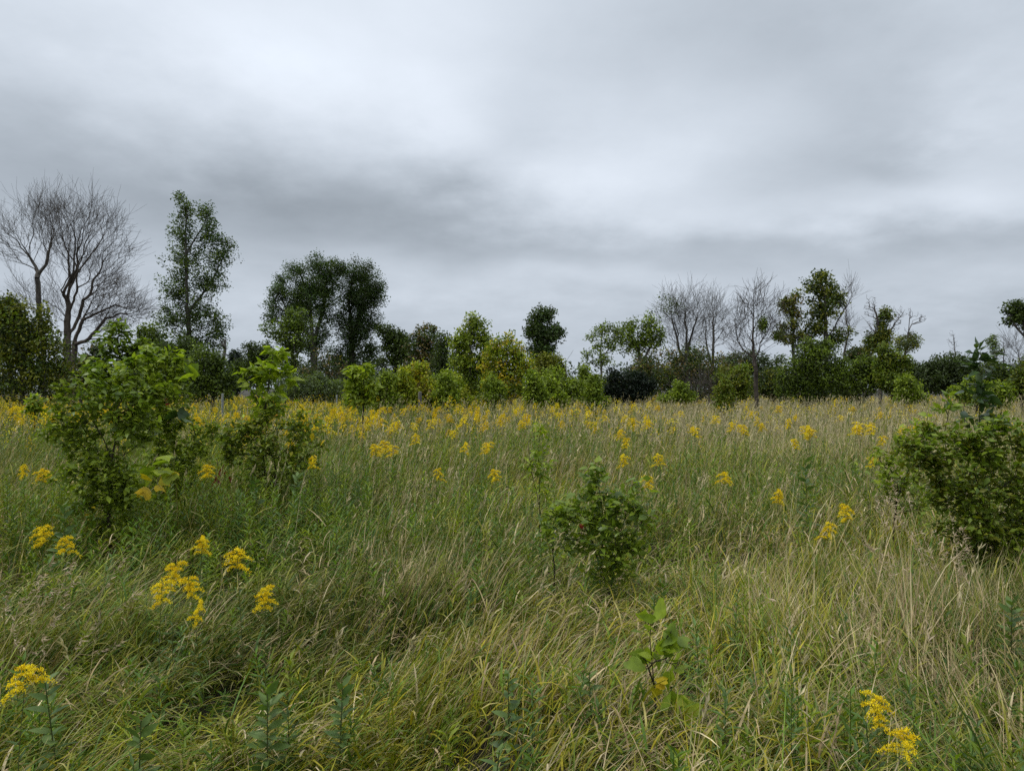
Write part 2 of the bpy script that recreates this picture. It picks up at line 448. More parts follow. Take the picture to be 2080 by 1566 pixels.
tree('bare_tree', 'largest bare dead tree at left, many-stemmed crown above the dense dark shrub', 'tree', 40, 138, [[(136, 740), (130, 663), (128, 592)], [(128, 610), (118, 562), (106, 542), (98, 520)], [(128, 592), (131, 560), (133, 520), (137, 470)], [(130, 600), (146, 555), (149, 504), (148, 455)], [(130, 606), (164, 554), (188, 520), (208, 480)], [(131, 640), (160, 585), (200, 560), (236, 550)], [(134, 690), (150, 640), (168, 610), (186, 590)]],
     [(140, 440, 42, 44), (182, 450, 48, 48), (222, 468, 40, 48), (240, 515, 42, 30), (105, 455, 34, 46), (185, 545, 60, 40), (110, 620, 30, 50), (150, 510, 60, 50), (215, 575, 40, 30)], 820, .20, None, seed=6, rt=.006, mt=M_BARKB, group=TR_G, pw=.6, lump=.15, fan=2, fanlen=1.15, bf=.7)
tree('bare_tree', 'low bare tree with a long limb arching right, beneath the largest dead tree', 'tree', 38, 150, [[(148, 760), (152, 690), (166, 650), (208, 632), (238, 620), (272, 632)], [(152, 700), (185, 690), (208, 655), (225, 610)], [(166, 650), (190, 610), (205, 590)]],
     [(225, 600, 50, 42), (268, 622, 40, 34), (195, 640, 45, 40), (225, 660, 45, 36), (285, 640, 24, 22)], 430, .14, None, seed=7, rt=.006, mt=M_BARKB, group=TR_G, pw=.55, lump=.15, fan=3, fanlen=.9, bf=.5)
tree('dark_shrub', 'dark brown-green thicket in shade at the foot of the bare trees', 'shrub', 34, 165, [[(165, 790), (165, 740)]],
     [(165, 775, 42, 50), (190, 740, 25, 40)], 260, .07, [(DARK, 3), (BRN, 1)], nl=9, size=.16, spread=.22, seed=8, group=TR_G)
tree('leafy_tree', 'small round dark green tree between the bare trees and the tall poplar', 'tree', 36, 312, [[(312, 780), (312, 700)]],
     [(312, 690, 26, 34), (300, 725, 32, 40), (330, 735, 30, 40)], 380, .09, [(DKG, 2), (MID, 1)], nl=10, size=.17, spread=.2, seed=9, group=TR_G)
# ---- tall poplar
tree('poplar_tree', 'tall narrow poplar with shimmering dark leaves, tallest leafy tree at left', 'tree', 45, 388, [[(388, 760), (384, 600), (380, 480), (382, 400)], [(382, 520), (415, 450), (424, 415)], [(385, 640), (430, 570), (460, 500)]],
     [(378, 420, 20, 34), (414, 430, 22, 28), (374, 475, 36, 42), (425, 475, 34, 38), (378, 530, 46, 45), (446, 515, 40, 40), (362, 590, 46, 42), (428, 575, 46, 42), (350, 645, 40, 36), (400, 640, 52, 42), (440, 660, 32, 38), (372, 695, 56, 30), (428, 700, 40, 28)],
     900, .16, [(COT, 3), (DKG, 2), (MID, 1)], nl=17, size=.16, spread=.24, seed=10, bf=.3, mt=M_BARK, group=TR_G, pw=.55, lump=.22, vary=.25)
tree('dense_shrub', 'dense rounded dark green shrub under the tall poplar, right half', 'shrub', 28, 432, [[(432, 790), (430, 750)]],
     [(405, 745, 42, 42), (440, 765, 42, 42), (455, 790, 30, 30), (400, 790, 45, 35)], 520, .07, [(DKG, 3), (MID, 2), (DARK, 2)], nl=10, size=.13, spread=.17, seed=11, group=TR_G)
tree('dense_shrub', 'dark green shrub under the tall poplar, left half, behind the saplings', 'shrub', 33, 345, [[(345, 790), (345, 740)]],
     [(340, 740, 42, 40), (375, 720, 34, 30), (345, 785, 50, 36)], 460, .07, [(DKG, 2), (DARK, 2)], nl=10, size=.15, spread=.2, seed=12, group=TR_G)
tree('dead_snag', 'bare pale snag pole rising just right of the tall poplar', 'dead tree', 44, 451, [[(451, 780), (451, 688)]],
     [(452, 700, 6, 12)], 8, .09, None, seed=13, mt=M_BARKG, group=TR_G, expo=.25)
# ---- far dark trees and the poplar pair
tree('spruce_tree', 'distant blue-dark spruce in the gap left of the broad poplar pair', 'tree', 95, 482, [[(482, 810), (482, 716)]],
     [(482, 725, 8, 12), (482, 745, 20, 16), (482, 775, 32, 26)], 200, .2, [(BLU, 1)], nl=12, size=.45, spread=.45, seed=14, bf=.1, down=0, droop=.8, group=TR_G)
tree('leafy_tree', 'distant round dark tree directly left of the broad poplar pair', 'tree', 85, 525, [[(525, 800), (525, 740)]],
     [(520, 720, 28, 24), (545, 730, 20, 30), (515, 760, 36, 36)], 300, .2, [(DARK, 2), (DKG, 1)], nl=10, size=.36, spread=.4, seed=15, group=TR_G)
tree('poplar_tree', 'left tree of the broad-crowned poplar pair, pale forked trunk', 'tree', 78, 640, [[(640, 770), (637, 690), (625, 600), (600, 540)], [(637, 700), (655, 620), (660, 545)], [(635, 690), (590, 640), (565, 600)]],
     [(640, 545, 34, 28), (598, 555, 36, 30), (670, 560, 34, 36), (565, 595, 36, 36), (625, 600, 48, 42), (560, 640, 30, 30), (600, 650, 34, 34), (665, 625, 34, 40), (690, 545, 22, 25), (650, 690, 34, 30), (615, 615, 60, 60), (660, 580, 40, 50), (625, 700, 40, 30)],
     640, .36, [(COT, 3), (DKG, 2)], nl=40, size=.22, spread=.48, seed=16, mt=M_BARK, bf=.28, group=TR_G, pw=.45, lump=.32)
tree('poplar_tree', 'right tree of the broad-crowned poplar pair, darker rounder crown', 'tree', 80, 715, [[(715, 780), (712, 690), (708, 610), (720, 545)], [(712, 690), (740, 620), (755, 570)]],
     [(712, 550, 34, 28), (748, 565, 32, 34), (762, 605, 26, 38), (725, 610, 46, 45), (745, 655, 34, 30), (700, 660, 30, 36), (725, 700, 44, 30), (690, 720, 34, 30), (755, 710, 22, 24), (715, 745, 50, 28), (735, 590, 50, 50), (725, 660, 56, 50)],
     640, .36, [(COT, 2), (DARK, 2)], nl=42, size=.22, spread=.48, seed=17, bf=.28, group=TR_G, pw=.45, lump=.32)
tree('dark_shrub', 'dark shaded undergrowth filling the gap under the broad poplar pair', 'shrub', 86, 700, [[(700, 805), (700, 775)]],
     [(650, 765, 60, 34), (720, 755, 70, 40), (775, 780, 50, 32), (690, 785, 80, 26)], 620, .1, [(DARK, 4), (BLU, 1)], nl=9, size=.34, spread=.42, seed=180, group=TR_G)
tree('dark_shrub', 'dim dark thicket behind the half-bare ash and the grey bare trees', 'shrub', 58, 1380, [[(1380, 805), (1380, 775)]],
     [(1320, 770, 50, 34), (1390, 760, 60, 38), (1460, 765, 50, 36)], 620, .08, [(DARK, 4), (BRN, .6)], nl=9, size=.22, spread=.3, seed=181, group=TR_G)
tree('willow_tree', 'lighter green lower tree standing before the left poplar of the pair', 'tree', 66, 592, [[(592, 790), (592, 700)]],
     [(605, 655, 30, 26), (575, 675, 34, 30), (600, 690, 40, 30), (590, 735, 34, 36), (610, 765, 30, 26)], 480, .2, [(DKG, 2), (MID, 2)], nl=9, size=.26, spread=.32, seed=18, group=TR_G)
tree('brush_thicket', 'brown twiggy dead brush at the foot of the broad poplar pair', 'shrub', 62, 660, [[(660, 800), (660, 770)]],
     [(640, 760, 40, 28), (690, 765, 45, 26), (660, 735, 30, 28)], 520, .06, [(BRN, 1), (DARK, 3)], nl=2, size=.22, spread=.3, seed=19, group=TR_G, rt=.012)
tree('willow_shrub', 'wide grey-green willow shrub at the meadow edge below the poplar pair', 'shrub', 34, 635, [[(635, 815), (635, 795)]],
     [(600, 795, 38, 26), (640, 790, 42, 26), (675, 795, 34, 25), (580, 810, 26, 16)], 700, .05, [(GRY, 3), (MID, 1)], nl=8, size=.11, spread=.15, seed=20, group=TR_G, lump=.15)
# ---- middle
tree('leafy_tree', 'dark leafy tree right of the poplar pair, first of the three darker ones', 'tree', 75, 805, [[(805, 790), (805, 710)]],
     [(790, 680, 24, 18), (808, 700, 30, 26), (800, 735, 30, 34), (825, 715, 24, 30)], 420, .25, [(DARK, 2), (DKG, 2)], nl=9, size=.32, spread=.36, seed=21, group=TR_G)
tree('leafy_tree', 'dark tree with browning crown top behind the young yellow-green ashes', 'tree', 72, 862, [[(862, 790), (862, 720)]],
     [(868, 690, 30, 24), (850, 715, 30, 30), (880, 730, 30, 34), (860, 765, 44, 30)], 420, .22, [(DARK, 2), (DKG, 1), (BRN, 1)], nl=9, size=.3, spread=.36, seed=22, group=TR_G)
tree('leafy_tree', 'thin-topped dark tree close left of the tall yellow-green ash', 'tree', 68, 900, [[(900, 790), (898, 700)]],
     [(898, 700, 16, 22), (895, 740, 26, 34), (910, 760, 30, 34)], 300, .18, [(DARK, 2), (DKG, 1), (GRY, .5)], nl=8, size=.28, spread=.34, seed=23, group=TR_G)
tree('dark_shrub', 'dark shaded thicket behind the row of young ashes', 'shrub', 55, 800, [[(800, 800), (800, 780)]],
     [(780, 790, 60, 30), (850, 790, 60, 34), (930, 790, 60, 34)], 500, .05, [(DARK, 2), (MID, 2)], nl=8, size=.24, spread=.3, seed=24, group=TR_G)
for k, (px, top, wd, lab, cc) in enumerate([
        (783, 765, 26, 'low green young ash immediately right of the slim sapling', [(MID, 2), (LGT, 1)]),
        (815, 755, 24, 'yellow-green young ash second in the row of young ashes', [(LGT, 2), (YGR, 2)]),
        (848, 738, 28, 'pinkish yellow young ash, tallest of the low row', [(YGR, 2), (YEL, 1), (LGT, 1), (BRN, .6)]),
        (885, 768, 26, 'plain green young ash at right end of the low row', [(MID, 2), (LGT, 1)])]):
    tree('young_ash', lab, 'young tree', 24 + k * .8, px, [[(px, 815), (px, top + 18)]],
         [(px, top + 20, wd * .75, 22), (px, top + 45, wd * 1.25, 28), (px + 4, top + 62, wd * 1.4, 20)], 230, .03, cc, nl=8, size=.13, spread=.14, seed=30 + k, group='young ashes in the meadow middle', mt=M_STEM)
for k, (px, top, wd, lab, cc) in enumerate([
        (905, 770, 22, 'light green young ash squeezed against the left flank of the tallest ash', [(LGT, 2), (MID, 1)]),
        (930, 782, 22, 'low bright young ash at the foot of the tallest ash', [(LGT, 2), (YGR, 1)]),
        (1000, 778, 22, 'low green young ash between the tallest ash and the yellowing one', [(MID, 2), (LGT, 1)]),
        (1086, 768, 20, 'green young ash at the right flank of the yellowing ash', [(MID, 2), (LGT, 2)]),
        (1118, 776, 22, 'light green young ash before the vine-draped tree', [(LGT, 2), (MID, 1)]),
        (722, 785, 22, 'small light green young ash peeping out behind the slim sapling', [(LGT, 2), (MID, 1)]),
        (1470, 785, 18, 'narrow olive young ash before the dark thicket under the bare trees', [(MID, 2), (OLV, 1)]),
        (1210, 778, 18, 'light young ash under the sparse thin ash', [(LGT, 1), (MID, 2)])]):
    tree('young_ash', lab, 'young tree', 25 + (k % 3) * .9, px, [[(px, 818), (px, top + 12)]],
         [(px, top + 8, wd * .55, 20), (px, top + 30, wd * 1.1, 24), (px + 3, top + 44, wd * 1.3, 18)], 170, .025, cc, nl=9, size=.125, spread=.13, seed=130 + k, group='young ashes in the meadow middle', mt=M_STEM)
tree('brush_thicket', 'pale arching dead twigs hanging in front of the dark thicket', 'shrub', 33, 1440, [[(1440, 815), (1438, 775)]],
     [(1440, 780, 50, 30), (1400, 795, 40, 22), (1470, 800, 30, 18)], 240, .04, None, seed=141, group=TR_G, rt=.006, fan=2, fanlen=.5, mt=M_TWIG)
tree('ash_tree', 'tallest yellow-green ash in the middle of the meadow edge', 'tree', 31, 955, [[(955, 800), (955, 720), (958, 660)]],
     [(965, 660, 24, 22), (948, 690, 34, 30), (985, 695, 22, 24), (940, 735, 34, 34), (975, 740, 34, 32), (950, 785, 44, 32), (925, 700, 14, 16)], 620, .09, [(MID, 3), (LGT, 3), (YGR, 1)], nl=9, size=.15, spread=.18, seed=40, group=TR_G, lump=.4)
tree('ash_tree', 'yellowing ash with orange-yellow patches beside the tallest ash', 'tree', 29, 1035, [[(1035, 800), (1035, 740)]],
     [(1035, 710, 34, 28), (1010, 740, 28, 34), (1062, 745, 30, 32), (1035, 780, 52, 36)], 560, .08, [(MID, 2), (LGT, 2), (YGR, 2.6), (YEL, 1.2)], nl=9, size=.14, spread=.17, seed=41, group=TR_G, lump=.35, vary=.2)
tree('maple_tree', 'dark green upright maple standing alone right of the yellowing ash', 'tree', 60, 1102, [[(1102, 780), (1100, 700), (1098, 650)]],
     [(1095, 645, 26, 22), (1115, 640, 20, 14), (1085, 675, 28, 26), (1115, 680, 36, 24), (1100, 710, 40, 24), (1135, 675, 14, 14), (1100, 745, 36, 30)], 560, .2, [(COT, 2), (DARK, 2), (DKG, 1)], nl=9, size=.26, spread=.28, seed=42, group=TR_G, lump=.4)
tree('vine_draped_tree', 'olive vine-draped stump tree below the lone dark maple', 'tree', 42, 1122, [[(1122, 800), (1124, 740)], [(1124, 745), (1150, 735), (1163, 712)]],
     [(1122, 738, 32, 18), (1115, 765, 26, 26), (1135, 760, 22, 26)], 320, .12, [(OLV, 3), (MID, 1)], nl=9, size=.19, spread=.22, seed=43, group=TR_G, droop=.6)
tree('dense_shrub', 'mid green shrub before the vine-draped tree', 'shrub', 30, 1140, [[(1140, 810), (1140, 780)]],
     [(1090, 795, 30, 26), (1130, 785, 32, 32), (1165, 795, 26, 26)], 420, .05, [(MID, 2), (LGT, 2)], nl=8, size=.13, spread=.16, seed=44, group=TR_G)
tree('young_conifer', 'small pointed green young tree in the gap of the tree line', 'young tree', 33, 1190, [[(1190, 810), (1190, 748)]],
     [(1190, 760, 9, 14), (1190, 780, 16, 18), (1190, 802, 24, 20)], 240, .04, [(MID, 2), (LGT, 1)], nl=8, size=.12, spread=.13, seed=45, group=TR_G, bf=.1)
tree('dense_shrub', 'low olive-green shrubs to the right of the small pointed tree', 'shrub', 36, 1225, [[(1225, 815), (1225, 790)]],
     [(1215, 800, 26, 22), (1245, 790, 22, 26)], 240, .05, [(MID, 2), (OLV, 2)], nl=8, size=.15, spread=.18, seed=46, group=TR_G)
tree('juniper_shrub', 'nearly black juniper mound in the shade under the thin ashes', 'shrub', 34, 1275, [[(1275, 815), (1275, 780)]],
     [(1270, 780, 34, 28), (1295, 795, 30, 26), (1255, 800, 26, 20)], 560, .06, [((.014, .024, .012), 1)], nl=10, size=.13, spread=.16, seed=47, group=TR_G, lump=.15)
tree('thin_ash', 'sparse thin ash with drooping leaf tufts left of the fuller ash', 'tree', 40, 1222, [[(1222, 790), (1220, 720), (1225, 670)], [(1221, 750), (1195, 730), (1185, 722)], [(1221, 730), (1250, 690), (1262, 670)]],
     [(1222, 672, 22, 14), (1200, 682, 12, 10), (1195, 718, 15, 10), (1255, 675, 16, 16), (1240, 700, 18, 18), (1225, 735, 22, 16), (1185, 742, 9, 8), (1215, 705, 14, 12)], 150, .06, [(MID, 2), (LGT, 1), (GRY, 1)], nl=9, size=.16, spread=.2, seed=48, group=TR_G, mt=M_BARKG, lump=.4, droop=.8)
tree('thin_ash', 'fuller leafy ash with pale trunk left of the grey bare trees', 'tree', 42, 1308, [[(1312, 800), (1300, 730), (1296, 660)], [(1305, 740), (1330, 690), (1338, 660)]],
     [(1275, 668, 28, 22), (1320, 660, 30, 24), (1335, 690, 22, 26), (1285, 700, 34, 24), (1310, 690, 26, 26), (1262, 692, 16, 14)], 260, .10, [(DKG, 1), (MID, 3), (LGT, 1)], nl=9, size=.17, spread=.2, seed=49, group=TR_G, mt=M_BARKG, lump=.4)
tree('thin_ash', 'half-bare ash with twiggy brown lower limbs behind the fuller ash', 'tree', 45, 1322, [[(1322, 810), (1320, 730)]],
     [(1318, 720, 34, 34), (1345, 735, 28, 30), (1300, 745, 24, 24)], 500, .09, [(MID, 1), (BRN, 1)], nl=1, size=.16, spread=.2, seed=50, group=TR_G, rt=.008, mt=M_TWIG)
# ---- grey bare trees
tree('bare_tree', 'grey bare tree with vase-shaped crown right of the fuller ash', 'tree', 44, 1392, [[(1392, 800), (1385, 740), (1372, 680), (1360, 630)], [(1388, 755), (1405, 690), (1420, 630)], [(1386, 745), (1392, 680), (1388, 620)]],
     [(1365, 640, 38, 44), (1395, 630, 34, 40), (1422, 645, 28, 46), (1385, 680, 44, 34)], 620, .15, [(GRY, 1)], nl=1, size=.12, spread=.15, seed=51, group=TR_G, rt=.006, mt=M_BARK, pw=.5, lump=.1, leaf_lobes=[(1360, 622, 34, 26)], fan=2, fanlen=.95, bf=.55)
tree('bare_tree', 'slimmer bare tree touching the vase-shaped bare tree on its right', 'tree', 46, 1446, [[(1446, 800), (1446, 720), (1450, 620)], [(1446, 750), (1435, 700), (1432, 650)]],
     [(1450, 635, 28, 42), (1470, 670, 20, 36), (1435, 680, 22, 34)], 320, .11, None, seed=52, group=TR_G, rt=.006, pw=.5, lump=.1, fan=2, fanlen=.95, bf=.55)
tree('brush_thicket', 'dark olive twiggy thicket under the grey bare trees', 'shrub', 38, 1400, [[(1400, 810), (1400, 770)]],
     [(1350, 765, 50, 42), (1410, 752, 50, 44), (1455, 762, 45, 40), (1390, 800, 70, 24)], 950, .07, [(DARK, 4), (OLV, 1), (BRN, 1)], nl=5, size=.16, spread=.22, seed=53, group=TR_G, rt=.010)
tree('young_tree', 'bright green low bush before the dark thicket under the bare trees', 'shrub', 27, 1382, [[(1382, 820), (1382, 795)]],
     [(1382, 795, 14, 18), (1362, 808, 22, 12), (1395, 810, 18, 10)], 170, .03, [(LGT, 2), (MID, 2)], nl=8, size=.11, spread=.12, seed=54, group=TR_G)
tree('dense_shrub', 'olive-yellow shrub between the dark thicket and the brown-trunked bare tree', 'shrub', 33, 1492, [[(1492, 815), (1492, 780)]],
     [(1492, 775, 32, 32), (1500, 800, 36, 20)], 300, .05, [(OLV, 2), (MID, 2)], nl=8, size=.14, spread=.18, seed=55, group=TR_G)
tree('bare_tree', 'bare tree with red-brown trunk standing nearest in the gap, few leaves left', 'tree', 29, 1535, [[(1537, 815), (1531, 745), (1530, 690), (1536, 640), (1536, 575)], [(1530, 730), (1512, 712), (1502, 690), (1495, 650)], [(1532, 735), (1550, 705), (1575, 670)]],
     [(1536, 615, 30, 44), (1505, 640, 28, 36), (1570, 640, 28, 40), (1500, 680, 28, 30), (1555, 680, 44, 30), (1520, 715, 40, 24)], 420, .085, [(MID, 1)], nl=3, size=.09, spread=.1, seed=56, group=TR_G, rt=.006, mt=M_BARKB, pw=.5, lump=.15, leaf_lobes=[(1550, 660, 10, 18), (1582, 680, 8, 10)], fan=2, fanlen=.6, bf=.55)
tree('dark_shrub', 'dark rounded grey-green trees far behind the red-brown trunk', 'tree', 90, 1540, [[(1540, 800), (1540, 780)]],
     [(1515, 740, 34, 22), (1565, 745, 40, 24), (1540, 775, 70, 30)], 420, .2, [(DARK, 2), (GRY, 1)], nl=9, size=.36, spread=.45, seed=57, group=TR_G)
tree('dark_shrub', 'dim twiggy shrub close right of the red-brown trunk', 'shrub', 36, 1570, [[(1570, 815), (1570, 785)]],
     [(1565, 780, 36, 30), (1585, 795, 34, 24)], 420, .05, [(DARK, 2), (OLV, 1)], nl=6, size=.15, spread=.2, seed=58, group=TR_G, rt=.008)
# ---- right: dieback trees over dense shrubs
tree('dieback_tree', 'thin half-dead leafy tree left of the tall leafy dieback tree', 'tree', 42, 1612, [[(1615, 790), (1612, 700), (1615, 600)], [(1613, 680), (1632, 620), (1636, 580)]],
     [(1612, 610, 16, 22), (1598, 628, 20, 14), (1612, 655, 22, 26), (1622, 690, 26, 24), (1590, 685, 18, 16)], 190, .09, [(DKG, 2), (OLV, 2), (BRN, .6)], nl=9, size=.18, spread=.2, seed=60, group=TR_G, lump=.4, mt=M_BARK)
tree('dieback_tree', 'tall leafy tree with bare twig ends rising over the dense green shrubs', 'tree', 42, 1680, [[(1680, 780), (1675, 700), (1672, 600), (1670, 560)], [(1676, 690), (1705, 640), (1728, 590)], [(1676, 700), (1715, 670), (1730, 640)]],
     [(1670, 560, 20, 14), (1655, 580, 24, 18), (1680, 590, 28, 24), (1700, 605, 22, 22), (1672, 630, 34, 30), (1660, 665, 28, 24), (1700, 685, 30, 18)], 330, .13, [(DKG, 2), (OLV, 2), (DARK, 1)], nl=10, size=.19, spread=.22, seed=61, group=TR_G, lump=.4, mt=M_BARK)
tree('bare_tree', 'pale bare twig crown fringing the right side of the tall leafy dieback tree', 'tree', 44, 1712, [[(1712, 790), (1710, 720), (1722, 650)]],
     [(1722, 600, 18, 34), (1718, 660, 22, 36)], 130, .06, None, seed=62, group=TR_G, rt=.006, pw=.5, mt=M_TWIG, fan=2, fanlen=.95, bf=.55)
tree('dense_shrub', 'largest rounded dense green shrub right of the red-brown bare trunk', 'shrub', 30, 1640, [[(1640, 815), (1645, 760)]],
     [(1650, 735, 55, 34), (1625, 765, 44, 40), (1680, 770, 45, 42), (1640, 800, 60, 24), (1670, 715, 28, 18)], 1000, .08, [(MID, 3), (DKG, 2), (DARK, 1)], nl=8, size=.13, spread=.17, seed=63, group=TR_G, lump=.25)
tree('dense_shrub', 'rounded dense green shrub touching the largest shrub on its right', 'shrub', 31, 1745, [[(1745, 815), (1745, 770)]],
     [(1740, 755, 40, 28), (1770, 765, 36, 34), (1730, 790, 50, 30)], 700, .07, [(MID, 3), (DKG, 2), (DARK, 1)], nl=8, size=.13, spread=.17, seed=64, group=TR_G, lump=.25)
tree('dark_shrub', 'dark brownish-green crown showing behind the two rounded shrubs', 'shrub', 55, 1737, [[(1737, 800), (1737, 740)]],
     [(1737, 722, 24, 16), (1755, 735, 24, 20)], 180, .07, [(DARK, 2), (BRN, .6)], nl=9, size=.24, spread=.26, seed=65, group=TR_G)
tree('dieback_tree', 'crooked half-bare tree with a small leaf tuft near its top', 'tree', 40, 1785, [[(1788, 790), (1790, 700), (1780, 650), (1770, 610)], [(1790, 700), (1812, 660), (1832, 630)], [(1789, 690), (1765, 670), (1752, 640)]],
     [(1770, 625, 20, 30), (1775, 670, 28, 26), (1822, 645, 18, 26), (1795, 665, 20, 20)], 420, .10, [(OLV, 2), (DKG, 2)], nl=10, size=.15, spread=.17, seed=66, group=TR_G, rt=.009, leaf_lobes=[(1800, 640, 14, 12), (1790, 660, 8, 14), (1770, 700, 18, 20), (1795, 690, 24, 20)], mt=M_TWIG)
tree('dieback_tree', 'right-leaning half-dead tree with forked bare top over the shrubs', 'tree', 38, 1828, [[(1826, 780), (1832, 740), (1842, 700), (1846, 660), (1848, 625)], [(1845, 675), (1862, 650), (1885, 640)]],
     [(1848, 635, 8, 16), (1872, 645, 14, 12), (1845, 690, 22, 22)], 150, .06, [(OLV, 2), (GRY, 2)], nl=10, size=.14, spread=.16, seed=67, group=TR_G, rt=.009, leaf_lobes=[(1835, 700, 22, 20), (1855, 695, 14, 20)], mt=M_TWIG)
tree('dense_shrub', 'upright green shrub with yellowish tips at the foot of the half-dead trees', 'shrub', 30, 1810, [[(1810, 815), (1810, 740)]],
     [(1800, 730, 24, 24), (1825, 740, 24, 26), (1805, 770, 40, 34), (1830, 790, 34, 28)], 620, .07, [(MID, 3), (DKG, 1), (OLV, 1), (LGT, .4)], nl=8, size=.13, spread=.16, seed=68, group=TR_G, lump=.35)
tree('young_tree', 'bright green bush low at the right end of the dense shrubs', 'shrub', 26, 1850, [[(1850, 820), (1850, 790)]],
     [(1845, 790, 22, 22), (1862, 805, 24, 16), (1840, 812, 24, 12)], 240, .04, [(LGT, 2), (MID, 2)], nl=8, size=.11, spread=.13, seed=69, group=TR_G)
tree('dark_shrub', 'dark domed shrub mound below the leafless slim sapling', 'shrub', 40, 1925, [[(1925, 810), (1925, 770)]],
     [(1925, 745, 40, 22), (1900, 765, 44, 30), (1945, 770, 44, 34)], 900, .07, [(DARK, 4), (GRY, 1)], nl=8, size=.16, spread=.2, seed=70, group=TR_G, lump=.2)
tree('dark_shrub', 'dark thicket between the dense green shrubs and the domed mound', 'shrub', 44, 1865, [[(1865, 810), (1865, 780)]],
     [(1865, 765, 36, 26), (1880, 785, 40, 24)], 420, .06, [(DARK, 2), (DKG, 1)], nl=8, size=.17, spread=.22, seed=71, group=TR_G)
tree('bare_sapling', 'leafless slim sapling sticking out above the dark domed mound', 'young tree', 46, 1935, [[(1935, 780), (1935, 720), (1935, 672)]],
     [(1935, 695, 16, 22), (1935, 720, 22, 14)], 110, .04, None, seed=72, group=TR_G, rt=.008, mt=M_TWIG, down=2)
tree('thin_ash', 'thin leafy ash at right between the domed mound and the bare twigs', 'tree', 46, 2020, [[(2020, 790), (2020, 690)]],
     [(2018, 695, 10, 12), (2022, 720, 12, 18), (2020, 745, 14, 14)], 90, .04, [(MID, 2), (GRY, 1)], nl=8, size=.14, spread=.16, seed=73, group=TR_G, mt=M_BARKG)
tree('bare_sapling', 'bare twiggy sapling close to the right-edge tree', 'young tree', 46, 2040, [[(2040, 790), (2040, 680)]],
     [(2040, 705, 14, 22), (2045, 735, 20, 16)], 150, .04, None, seed=74, group=TR_G, rt=.008, mt=M_TWIG)
tree('leafy_tree', 'dark leafy tree cut by the right edge, crooked trunk', 'tree', 38, 2085, [[(2085, 790), (2082, 700), (2075, 660)], [(2080, 690), (2060, 665), (2038, 628)]],
     [(2070, 630, 26, 16), (2095, 640, 34, 24), (2065, 650, 20, 16), (2110, 670, 30, 26)], 300, .13, [(DKG, 2), (DARK, 1)], nl=10, size=.17, spread=.18, seed=75, group=TR_G)
tree('bare_tree', 'grey bare twigs under the leafy crown at the right edge', 'tree', 41, 2068, [[(2068, 800), (2070, 740), (2074, 690)]],
     [(2060, 710, 22, 30), (2085, 730, 26, 26)], 120, .06, None, seed=76, group=TR_G, rt=.006, mt=M_TWIG, fan=2, fanlen=.95, bf=.55)
tree('dark_shrub', 'dark thicket along the right edge behind the big shrub', 'shrub', 42, 2040, [[(2040, 810), (2040, 780)]],
     [(2000, 770, 44, 34), (2050, 770, 50, 36), (2100, 775, 50, 38)], 850, .06, [(DARK, 3), (MID, 1)], nl=8, size=.17, spread=.22, seed=77, group=TR_G)
tree('dense_shrub', 'mid green shrub at right, lower and brighter than the dark thicket', 'shrub', 22, 1985, [[(1985, 830), (1985, 800)]],
     [(1965, 800, 30, 24), (2000, 800, 30, 26), (2030, 810, 30, 22)], 480, .05, [(MID, 3), (LGT, 2)], nl=8, size=.11, spread=.13, seed=78, group=TR_G)
tree('dense_shrub', 'olive shrub at the right edge beside the brighter green one', 'shrub', 26, 2075, [[(2075, 825), (2075, 790)]],
     [(2070, 790, 26, 34), (2095, 780, 30, 40)], 380, .05, [(MID, 2), (OLV, 2), (DARK, 1)], nl=8, size=.12, spread=.15, seed=79, group=TR_G)

# ---- far wood: one mass beyond the line of trees, seen through its gaps
r = np.random.default_rng(90)
parts = []
for k in range(150):
    d = r.uniform(150, 260); x = r.uniform(-.78, .82) * d; h = r.uniform(5, 9) * (d / 200)
    n = 70
    v = unit(r.normal(size=(n, 3))) * (r.uniform(size=(n, 1)) ** .4)
    P = np.array([x, d, h * .52]) + v * np.array([h * .75, h * .5, h * .5])
    V, T, c = foliage(P, 3, h * .09, h * .10, [(DARK, 3), (DKG, 2), (BLU, 2)], r, np.zeros(3), .25)
    parts.append((V, T, c))
V, T, c = join(parts)
obj('distant_woods', mesh('distant_woods', V, T, c), M_LEAF, kind='stuff', label='dim distant woods seen through gaps of the tree line', category='woods')

# ------------------------------------------------------------------ meadow grass
def wedge(n, d0, d1, r, half=.76, pad=.5, power=1.0):
    u = r.uniform(size=n); d = (d0 ** (1 + power) + u * (d1 ** (1 + power) - d0 ** (1 + power))) ** (1 / (1 + power))
    return r.uniform(-1, 1, n) * (half * d + pad), d
SHRUBS = [((225 - 1040) / F * 6.2, 6.2, .45), ((325 - 1040) / F * 7.6, 7.6, .45), ((545 - 1040) / F * 8.3, 8.3, .6),
          ((1240 - 1040) / F * 4.7, 4.7, .2), ((1960 - 1040) / F * 5.6, 5.6, .9)]
def meadow_h(x, y):
    h = np.interp(y, [0, 3, 5, 8, 12, 20, 60], [.40, .42, .48, .66, .84, .92, .95]) * (1 + np.interp(y, [10, 20], [0, .09]) * field(x, y, 2.5, 3))
    k = np.interp(y, [0, 6, 14], [1, .7, .35])
    return h * np.clip(1 + k * (.20 * field(x, y, .75, 5) + .24 * field(x, y, .22, 6)), .35, 1.6)
